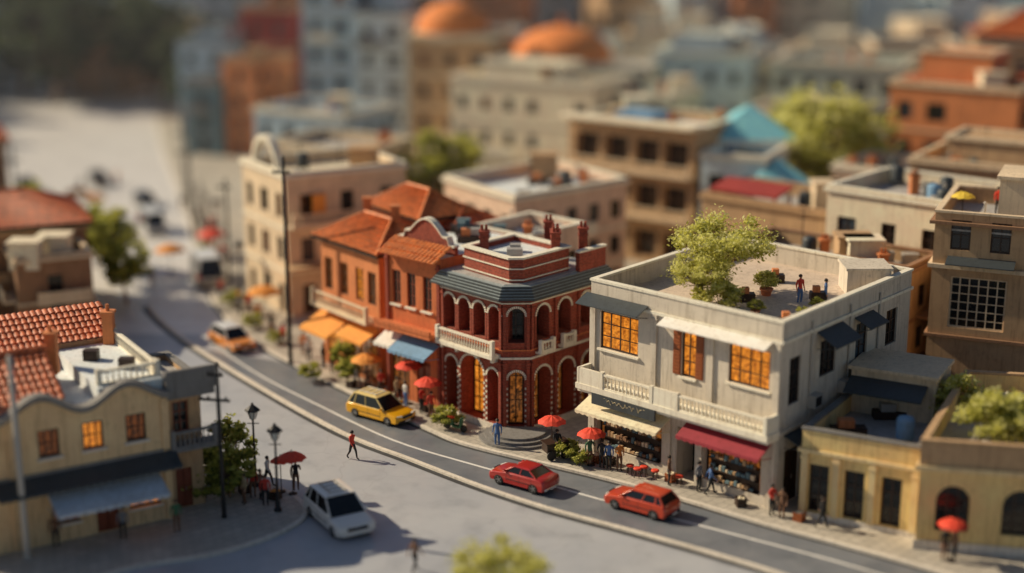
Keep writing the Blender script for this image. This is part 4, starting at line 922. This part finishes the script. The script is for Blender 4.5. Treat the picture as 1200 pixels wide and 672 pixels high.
# ------------------------------------------------------------------ street furniture
def lamp(x,y,h,label):
    t=thing('street_lamp',label,'street lamp',(x,y,.13)); mb=MB()
    mb.lathe([(.22,0),(.22,.15),(.14,.2),(.16,.5),(.09,.6),(.07,h*.5),(.1,h*.51),(.065,h*.53),(.055,h-.9),(.11,h-.87),(.06,h-.82)],10); mb.tube((-.34,0,h-1.1),(.34,0,h-1.1),.03,.03,6)
    mobj('post',mb.mesh('post',[iron]),t); mb=MB()
    mb.lathe([(.15,0),(.29,.5)],6,(0,0,h-.82),smooth=False); mobj('lantern_glass',mb.mesh('lantern_glass',[lampg]),t); mb=MB()
    mb.lathe([(.46,0),(.42,.07),(.17,.28),(.07,.3),(.09,.4),(.01,.48)],6,(0,0,h-.32),smooth=False)
    for i in range(6):
        a=math.pi/3*i; mb.tube((.15*math.cos(a),.15*math.sin(a),h-.82),(.31*math.cos(a),.31*math.sin(a),h-.3),.025,.025,4)
    mobj('lantern_cap',mb.mesh('lantern_cap',[iron]),t)
lamp(-14.7,82.2,4.9,'black iron lantern street lamp on island pavement'); lamp(-12.9,78.6,5.0,'black iron lantern street lamp near kerb')
lamp(-22.3,122,5,'iron street lamp beside the road'); lamp(-27.3,139,5,'iron street lamp far up the street')
def utility(x,y,h,mat,label,arms=(),r=.13,z=.13):
    t=thing('utility_pole',label,'pole',(x,y,z),-.2); mb=MB(); mb.lathe([(r*1.2,0),(r,.3),(r*.75,h),(r*.3,h+.08)],10); mobj('post',mb.mesh('post',[mat]),t)
    for (zz,w) in arms:
        mb=MB(); mb.box(-w,w*.6,-.06,.06,zz,zz+.13)
        for k in(-.9,-.5,.4): mb.lathe([(.05,0),(.07,.06),(.04,.16)],8,(k*w,0,zz+.12))
        mobj('crossarm',mb.mesh('crossarm',[mat]),t)
utility(-15.7,77.7,8.8,iron,'black utility pole with crossarm on island pavement',((8.1,.55),(6.7,1.1)))
utility(-24.9,72.6,10.8,galv,'tall pale concrete pole in front of ochre house',r=.19)
utility(-15.9,105.2,15,iron,'tall dark pole beside tiled house',((13.8,.8),),r=.16)
utility(-24.3,128,9,iron,'dark pole beside the street',((8.2,.8),)); utility(-32,150,8,iron,'dark traffic pole up the street',((7.2,1.2),)); utility(-35,162,9,iron,'dark traffic pole up the street',((7.2,1.2),)); utility(-48,146,9,iron,'dark pole at the far road edge',((7.2,1.2),))
def crate(x,y,rot,mat,lab,h=.5,w=.55):
    t=thing('crate',lab,'crate',(x,y,.13),rot,'crates and stools on the pavement'); mb=MB()
    for k in range(3): 
        z=h*k/3+.02; mb.box(-w/2,w/2,-w/2,-w/2+.03,z,z+h*.25); mb.box(-w/2,w/2,w/2-.03,w/2,z,z+h*.25); mb.box(-w/2,-w/2+.03,-w/2+.031,w/2-.031,z,z+h*.25); mb.box(w/2-.03,w/2,-w/2+.031,w/2-.031,z,z+h*.25)
    for sx in(-1,1):
        for sy in(-1,1): mb.box(sx*(w/2-.07)-.04,sx*(w/2-.07)+.04,sy*(w/2-.07)-.04,sy*(w/2-.07)+.04,0,h+.01)
    mobj('box',mb.mesh('box',[mat]),t); mb=MB()
    for k in range(14): mb.lathe([(.01,-.08),(.09,0),(.07,.06),(.01,.09)],6,(R.uniform(-.18,.18),R.uniform(-.18,.18),h*.9))
    mobj('produce',mb.mesh('produce',[R.choice([awn_o,redfab,cl['green'],awn_c])]),t)
def stool(x,y,lab='round cafe stool with red seat'):
    t=thing('stool',lab,'stool',(x,y,.13),0,'crates and stools on the pavement'); mb=MB(); mb.lathe([(.2,0),(.24,.03),(.24,.1),(.18,.12)],12,(0,0,.48)); mobj('seat',mb.mesh('seat',[redfab]),t)
    for i in range(4):
        a=i*math.pi/2+.4; mb=MB(); mb.tube((.22*math.cos(a),.22*math.sin(a),0),(.14*math.cos(a),.14*math.sin(a),.48),.025,.025,5); mobj('leg',mb.mesh('leg',[woodd]),t)
for x,y in((6.9,84.0),(7.3,83.5),(7.7,83.8),(8.3,83.2),(9.6,82.3)): stool(x,y)
for x,y in((5.1,85.9),(5.8,85.5),(4.3,86.1),(3.7,87.0),(12.7,79.3),(9.2,82.9),(-5.6,95.0),(-7.9,96.9),(-8.6,97.6),(15.6,77.3),(-13.3,80.3),(-15.2,81.2),(-11.0,99.8)): crate(x,y,R.random()*3,woodo if R.random()<.5 else woodd,'slatted wooden crate of produce on pavement')
t=thing('vendor_cart','dark wooden vendor cart under red parasol','cart',(2.6,86.7,.13),.4); mb=MB(); mb.box(-.7,.7,-.4,.4,.45,1.0); mb.box(-.78,.78,-.48,.48,.999,1.06); mobj('body',mb.mesh('body',[woodd]),t)
for sx in(-.45,.45):
    mb=MB(); mb.tube((sx,-.44,.3),(sx,-.5,.3),.3,.3,14); mobj('wheel',mb.mesh('wheel',[iron]),t)
t=thing('motor_scooter','parked green and red motor scooter on pavement','scooter',(-3.6,91.3,.13),-.6)
mb=MB(); mb.hexa([(-.7,-.14,.45),(-.1,-.16,.35),(-.1,.16,.35),(-.7,.14,.45),(-.75,-.12,.8),(-.1,-.12,.72),(-.1,.12,.72),(-.75,.12,.8)]); mb.hexa([(-.12,-.17,.26),(.44,-.17,.26),(.44,.17,.26),(-.12,.17,.26),(-.12,-.17,.38),(.44,-.17,.34),(.44,.17,.34),(-.12,.17,.38)]); mb.hexa([(.42,-.2,.26),(.52,-.15,.3),(.52,.15,.3),(.42,.2,.26),(.5,-.16,.95),(.58,-.12,.95),(.58,.12,.95),(.5,.16,.95)]); mobj('body',mb.mesh('body',[cl['green']]),t)
mb=MB(); mb.box(-.75,-.12,-.13,.13,.79,.88); mobj('seat',mb.mesh('seat',[redfab]),t)
mb=MB(); mb.tube((.5,-.33,1.05),(.5,.33,1.05),.02,.02,6); mb.tube((.55,0,.9),(.5,0,1.05),.03,.03,6); mobj('handlebar',mb.mesh('handlebar',[iron]),t)
for x in(-.6,.68):
    mb=MB(); mb.tube((x,-.06,.24),(x,.06,.24),.24,.24,16); mobj('wheel',mb.mesh('wheel',[iron]),t)
# ------------------------------------------------------------------ cars
tyre=simple('tyre_rubber',(.02,.02,.02),.8); rim=simple('wheel_rim',(.45,.45,.45),.3,metal=.8); chrome=simple('chrome',(.6,.6,.6),.2,metal=.9); hl=simple('headlight_glass',(.75,.75,.7),.12); tl=simple('tail_light',(.45,.02,.01),.25)
def bevel(o,w=.06):
    m=o.modifiers.new('bevel','BEVEL'); m.width=w; m.segments=3; m.limit_method='ANGLE'; m.angle_limit=math.radians(25)
    for p in o.data.polygons:p.use_smooth=True
def car(x,y,rot,paint,label,style='hatch',L=4.3,W=1.8,H=1.48,roofm=None,z=.01,cat='car',rack=False):
    t=thing('car',label,cat,(x,y,z),rot); roofm=roofm or paint
    h=L/2; wc=L*.305; ra=.36; belt=.93 if style!='suv' else 1.0; hood=belt-.08 if style!='van' else belt
    def arch(cx): return [(cx-ra*math.cos(a),.30+ra*math.sin(a)) for a in [math.pi*i/9 for i in range(10)]]
    tr=belt-.02
    prof=[(-h+.06,.26)]+[(p[0],max(.26,p[1]-.04)) for p in arch(-wc)]+[(p[0],max(.26,p[1]-.04)) for p in arch(wc)]+[(h-.08,.26),(h,.42),(h-.01,.6),(h-.07,hood-.16),(h-.22,hood-.09),(L*.27,hood-.02),(L*.2,belt),(-L*.33,belt+.02),(-h+.14,tr),(-h+.03,tr-.12),(-h,.5)]
    mb=MB(); n=len(prof); lay=[(-W/2+.005,.93,.87),(-W/2+.03,.96,.94),(-W/2+.12,.98,.985),(-W/2+.35,1,1.01),(0,1.02,1.025),(W/2-.35,1,1.01),(W/2-.12,.98,.985),(W/2-.03,.96,.94),(W/2-.005,.93,.87)]; vs=[]
    for yy,sx,sz in lay:
        for (px,pz) in prof: vs.append((px*(sx if abs(px)>wc+ra+.02 else 1),yy,.55+(pz-.55)*sz if pz>.7 else pz))
    fs=[]; nl=len(lay)
    for j in range(nl-1):
        for i in range(n): fs.append((j*n+i,j*n+(i+1)%n,(j+1)*n+(i+1)%n,(j+1)*n+i))
    mb.add(vs,fs,0,True); mb.add(vs,[tuple(range(n)),tuple(range((nl-1)*n+n-1,(nl-1)*n-1,-1))],0)
    mobj('body',mb.mesh('body',[paint]),t)
    xf=L*.235;xft=L*.06
    if style=='sedan': xr,xrt=-L*.36,-L*.2
    elif style=='hatch': xr,xrt=-L*.45,-L*.36
    elif style=='suv': xr,xrt=-L*.46,-L*.36; xft=L*.05; xf=L*.25
    else: xr,xrt=-L*.48,-L*.47; xf,xft=L*.42,L*.32
    wb=W/2-.07;wt=W/2-.26;zt=H-.09;zb=belt-.04
    Bt=[(xf,-wb,zb),(xf,wb,zb),(xr,wb,zb),(xr,-wb,zb)];Tp=[(xft,-wt,zt),(xft,wt,zt),(xrt,wt,zt),(xrt,-wt,zt)]
    nm=['windscreen','side_window','rear_window','side_window']
    for i in range(4):
        j=(i+1)%4; mb=MB(); mb.add([Bt[i],Bt[j],Tp[j],Tp[i]],[(0,1,2,3)]); mobj(nm[i],mb.mesh(nm[i],[glassd]),t)
    mb=MB(); o=.05
    lay2=[(0,o,0),(.035,o+.01,0),(.07,-.06,0),(.09,-.25,0)]; vs=[]
    for dz,oo,_ in lay2: vs+=[(xft+oo,-wt-oo,zt+dz),(xft+oo,wt+oo,zt+dz),(xrt-oo,wt+oo,zt+dz),(xrt-oo,-wt-oo,zt+dz)]
    fs=[(3,2,1,0),(12,13,14,15)]+[(4*j+i,4*j+(i+1)%4,4*(j+1)+(i+1)%4,4*(j+1)+i) for j in range(3) for i in range(4)]
    mb.add(vs,fs,0)
    for i in range(4): mb.tube(Bt[i],Tp[i],.055,.045,6)
    for s in(-1,1):
        for fx in((.5,) if style!='van' else (.25,.55,.8)):
            mb.tube((xf*(1-fx)+xr*fx,s*(wb+.005),zb),(xft*(1-fx)+xrt*fx,s*(wt+.005),zt),.035,.035,5)
        if style!='sedan': mb.tube((xf*.18+xr*.82,s*(wb+.005),zb),(xft*.12+xrt*.88,s*(wt+.005),zt),.05,.05,5)
        mb.tube((xf,s*wb,zb+.02),(xr,s*wb,zb+.02),.03,.03,5)
    mobj('roof',mb.mesh('roof',[roofm]),t)
    for sx,ty in((1,'headlight'),(-1,'tail_light')):
        for s in(-1,1):
            mb=MB(); xx=sx*(h-.05); mb.hexa([(xx-.08,s*(W/2-.5),.55),(xx+.05*sx if sx>0 else xx-.05,s*(W/2-.5),.55),(xx-.04*sx,s*(W/2-.14),.57),(xx-.34*sx,s*(W/2-.02),.57),(xx-.08,s*(W/2-.5),.72),(xx+.04*sx,s*(W/2-.5),.72),(xx-.07*sx,s*(W/2-.14),.74),(xx-.36*sx,s*(W/2-.03),.74)])
            mobj(ty,mb.mesh(ty,[hl if sx>0 else tl]),t)
        mb=MB(); mb.hexa([(sx*(h-.2),-W/2+.04,.26),(sx*(h+.04),-W/2+.28,.26),(sx*(h+.04),W/2-.28,.26),(sx*(h-.2),W/2-.04,.26),(sx*(h-.2),-W/2+.04,.44),(sx*(h+.05),-W/2+.28,.42),(sx*(h+.05),W/2-.28,.42),(sx*(h-.2),W/2-.04,.44)]); bo=mobj('bumper',mb.mesh('bumper',[paint if style=='suv' else (chrome if style=='sedan' else cl['black'])]),t); bevel(bo,.04)
        mb=MB(); mb.box(min(sx*(h+.05),sx*(h+.07)),max(sx*(h+.05),sx*(h+.07)),-.25,.25,.3,.41) ; mobj('number_plate',mb.mesh('number_plate',[hl]),t)
    mb=MB(); mb.box(h-.02,h+.045,-W/2+.52,W/2-.52,.54,.7); mobj('grille',mb.mesh('grille',[cl['black']]),t)
    for s in(-1,1):
        mb=MB()
        for xx in(L*.17,-L*.06,-L*.27): mb.box(xx-.008,xx+.008,min(s*(W/2-.035),s*(W/2+.0)),max(s*(W/2-.035),s*(W/2+.0)),.38,.84)
        mb.box(-L*.27+ra*.3,L*.17,min(s*(W/2-.03),s*(W/2+.006)),max(s*(W/2-.03),s*(W/2+.006)),.5,.54)
        mobj('door_trim',mb.mesh('door_trim',[cl['black']]),t)
        mb=MB(); mb.hexa([(xf-.25,s*(wb),belt+.02),(xf-.13,s*(wb),belt+.02),(xf-.13,s*(wb+.2),belt+.04),(xf-.25,s*(wb+.2),belt+.04),(xf-.25,s*wb,belt+.12),(xf-.15,s*wb,belt+.12),(xf-.15,s*(wb+.2),belt+.15),(xf-.25,s*(wb+.2),belt+.15)]); mobj('mirror',mb.mesh('mirror',[paint]),t)
        for sx in(-1,1):
            mb=MB(); yy=s*(W/2-.11); mb.lathe([(.2,-.1),(.3,-.1),(.325,-.07),(.325,.07),(.3,.1),(.2,.1)],20); me=mb.mesh('wheel',[tyre])
            o=mobj('wheel',me,t,(sx*wc,yy,.325)); o.rotation_euler=(math.pi/2,0,0)
            mb=MB(); mb.lathe([(.2,-.09),(.2,.09),(.06,.07)],14); e_=-.105 if s>0 else .105
            for k in range(5):
                a=k*2*math.pi/5; q=[(.03*math.cos(a+1.5),.03*math.sin(a+1.5)),(.2*math.cos(a+.1),.2*math.sin(a+.1)),(.2*math.cos(a-.1),.2*math.sin(a-.1)),(.03*math.cos(a-1.5),.03*math.sin(a-1.5))]
                mb.hexa([(u[0],u[1],e_*.8) for u in q]+[(u[0],u[1],e_) for u in q])
            mobj('rim',mb.mesh('rim',[rim]),o)
    mb=MB(); mb.box(-h+.2,h-.2,-W/2+.22,W/2-.22,.2,.5); mobj('underbody',mb.mesh('underbody',[cl['black']]),t)
    if rack:
        mb=MB()
        for s in(-.45,.45): mb.box(xrt+.2,xft-.2,s-.02,s+.02,H+.04,H+.09)
        for k in range(4):
            xx=xrt+.3+(xft-xrt-.6)*k/3; mb.box(xx-.02,xx+.02,-.5,.5,H-.02,H+.05)
        mobj('roof_rack',mb.mesh('roof_rack',[rack]),t)
    return t
P_=lambda n,c:simple(n,c,.3,metal=.05,coat=.8,var=.06,sc=1.5)
hd=lambda x,y:math.atan2(y,x)
wht=P_('white_paint',(.8,.8,.78))
car(-8.5,94.0,hd(.79,-.61),P_('yellow_paint',(.9,.45,.008)),'yellow hatchback taxi with pale roof on road','hatch',4.6,1.9,1.65,P_('pale_yellow_paint',(.85,.66,.25)),rack=awn_w)
car(.7,82.6,hd(-.8,.6),P_('red_paint',(.45,.025,.02)),'small dark red sedan on road','sedan',4.0,1.7,1.35)
car(7.2,79.0,hd(-.8,.6),P_('orange_red_paint',(.58,.06,.02)),'orange-red hatchback on road','hatch',4.1,1.75,1.42)
car(-9.4,77.3,hd(.5,-.866),P_('silver_paint',(.78,.75,.7)),'silver-white sport utility vehicle with roof rack','suv',5.0,2.2,1.8,rack=galv,z=.005)
car(-20.9,109.6,hd(.6,-.8),P_('amber_paint',(.8,.27,.03)),'orange-yellow car with white roof on street','hatch',4.4,1.85,1.6,wht)
car(-26.3,128.5,hd(.35,-.93),P_('cream_paint',(.72,.66,.55)),'pale van with white roof on street','van',5.2,2.3,2.5,wht,cat='van')
blk=P_('black_paint',(.03,.03,.035))
car(-47,172,hd(.4,-.9),blk,'dark car far up the street','suv'); car(-54,168,hd(.4,-.9),blk,'dark car far up the street','hatch'); car(-35.5,148,hd(.4,-.9),wht,'white van driving up the street','van',4.8,2.1,2.2,cat='van'); car(-39,160,hd(.4,-.9),blk,'dark car driving up the street','suv')
# ------------------------------------------------------------------ haze
m=bpy.data.materials.new('haze'); m.use_nodes=True; nt=m.node_tree; nt.nodes.clear(); o=nt.nodes.new('ShaderNodeOutputMaterial'); v=nt.nodes.new('ShaderNodeVolumeScatter')
v.inputs['Color'].default_value=(.92,.95,1,1); v.inputs['Density'].default_value=.0005; v.inputs['Anisotropy'].default_value=.3; nt.links.new(v.outputs[0],o.inputs['Volume'])
mb=MB(); mb.box(-400,400,114,640,.3,62); structure('haze',mb.mesh('haze',[m]))
# ------------------------------------------------------------------ light, sky, camera
w=bpy.data.worlds.new('World'); scene.world=w; w.use_nodes=True; nt=w.node_tree; bg=nt.nodes['Background']
sk=nt.nodes.new('ShaderNodeTexSky'); sk.sky_type='NISHITA'; sk.sun_disc=False
el=math.radians(33); ax,ay=-.94,.34; k=math.hypot(ax,ay); ax/=k;ay/=k
sk.sun_elevation=el; sk.sun_rotation=math.atan2(ax,ay); nt.links.new(sk.outputs[0],bg.inputs[0]); bg.inputs[1].default_value=.055
sl=bpy.data.lights.new('sun','SUN'); sl.energy=5; sl.angle=math.radians(.5); sl.color=(1,.84,.6); so=bpy.data.objects.new('sun',sl); link(so)
so.rotation_euler=Vector((ax*math.cos(el),ay*math.cos(el),math.sin(el))).to_track_quat('Z','Y').to_euler(); so.location=(-60,60,80)
cd=bpy.data.cameras.new('camera'); cam=bpy.data.objects.new('camera',cd); link(cam); cam.location=(0,0,34); cam.rotation_euler=(math.radians(75),0,0)
cd.lens=54; cd.sensor_width=36; cd.clip_end=3000; cd.clip_start=1; cd.dof.use_dof=True; cd.dof.focus_distance=92; cd.dof.aperture_fstop=.026
scene.camera=cam
scene.view_settings.view_transform='Standard'; scene.view_settings.look='None'; scene.view_settings.exposure=0
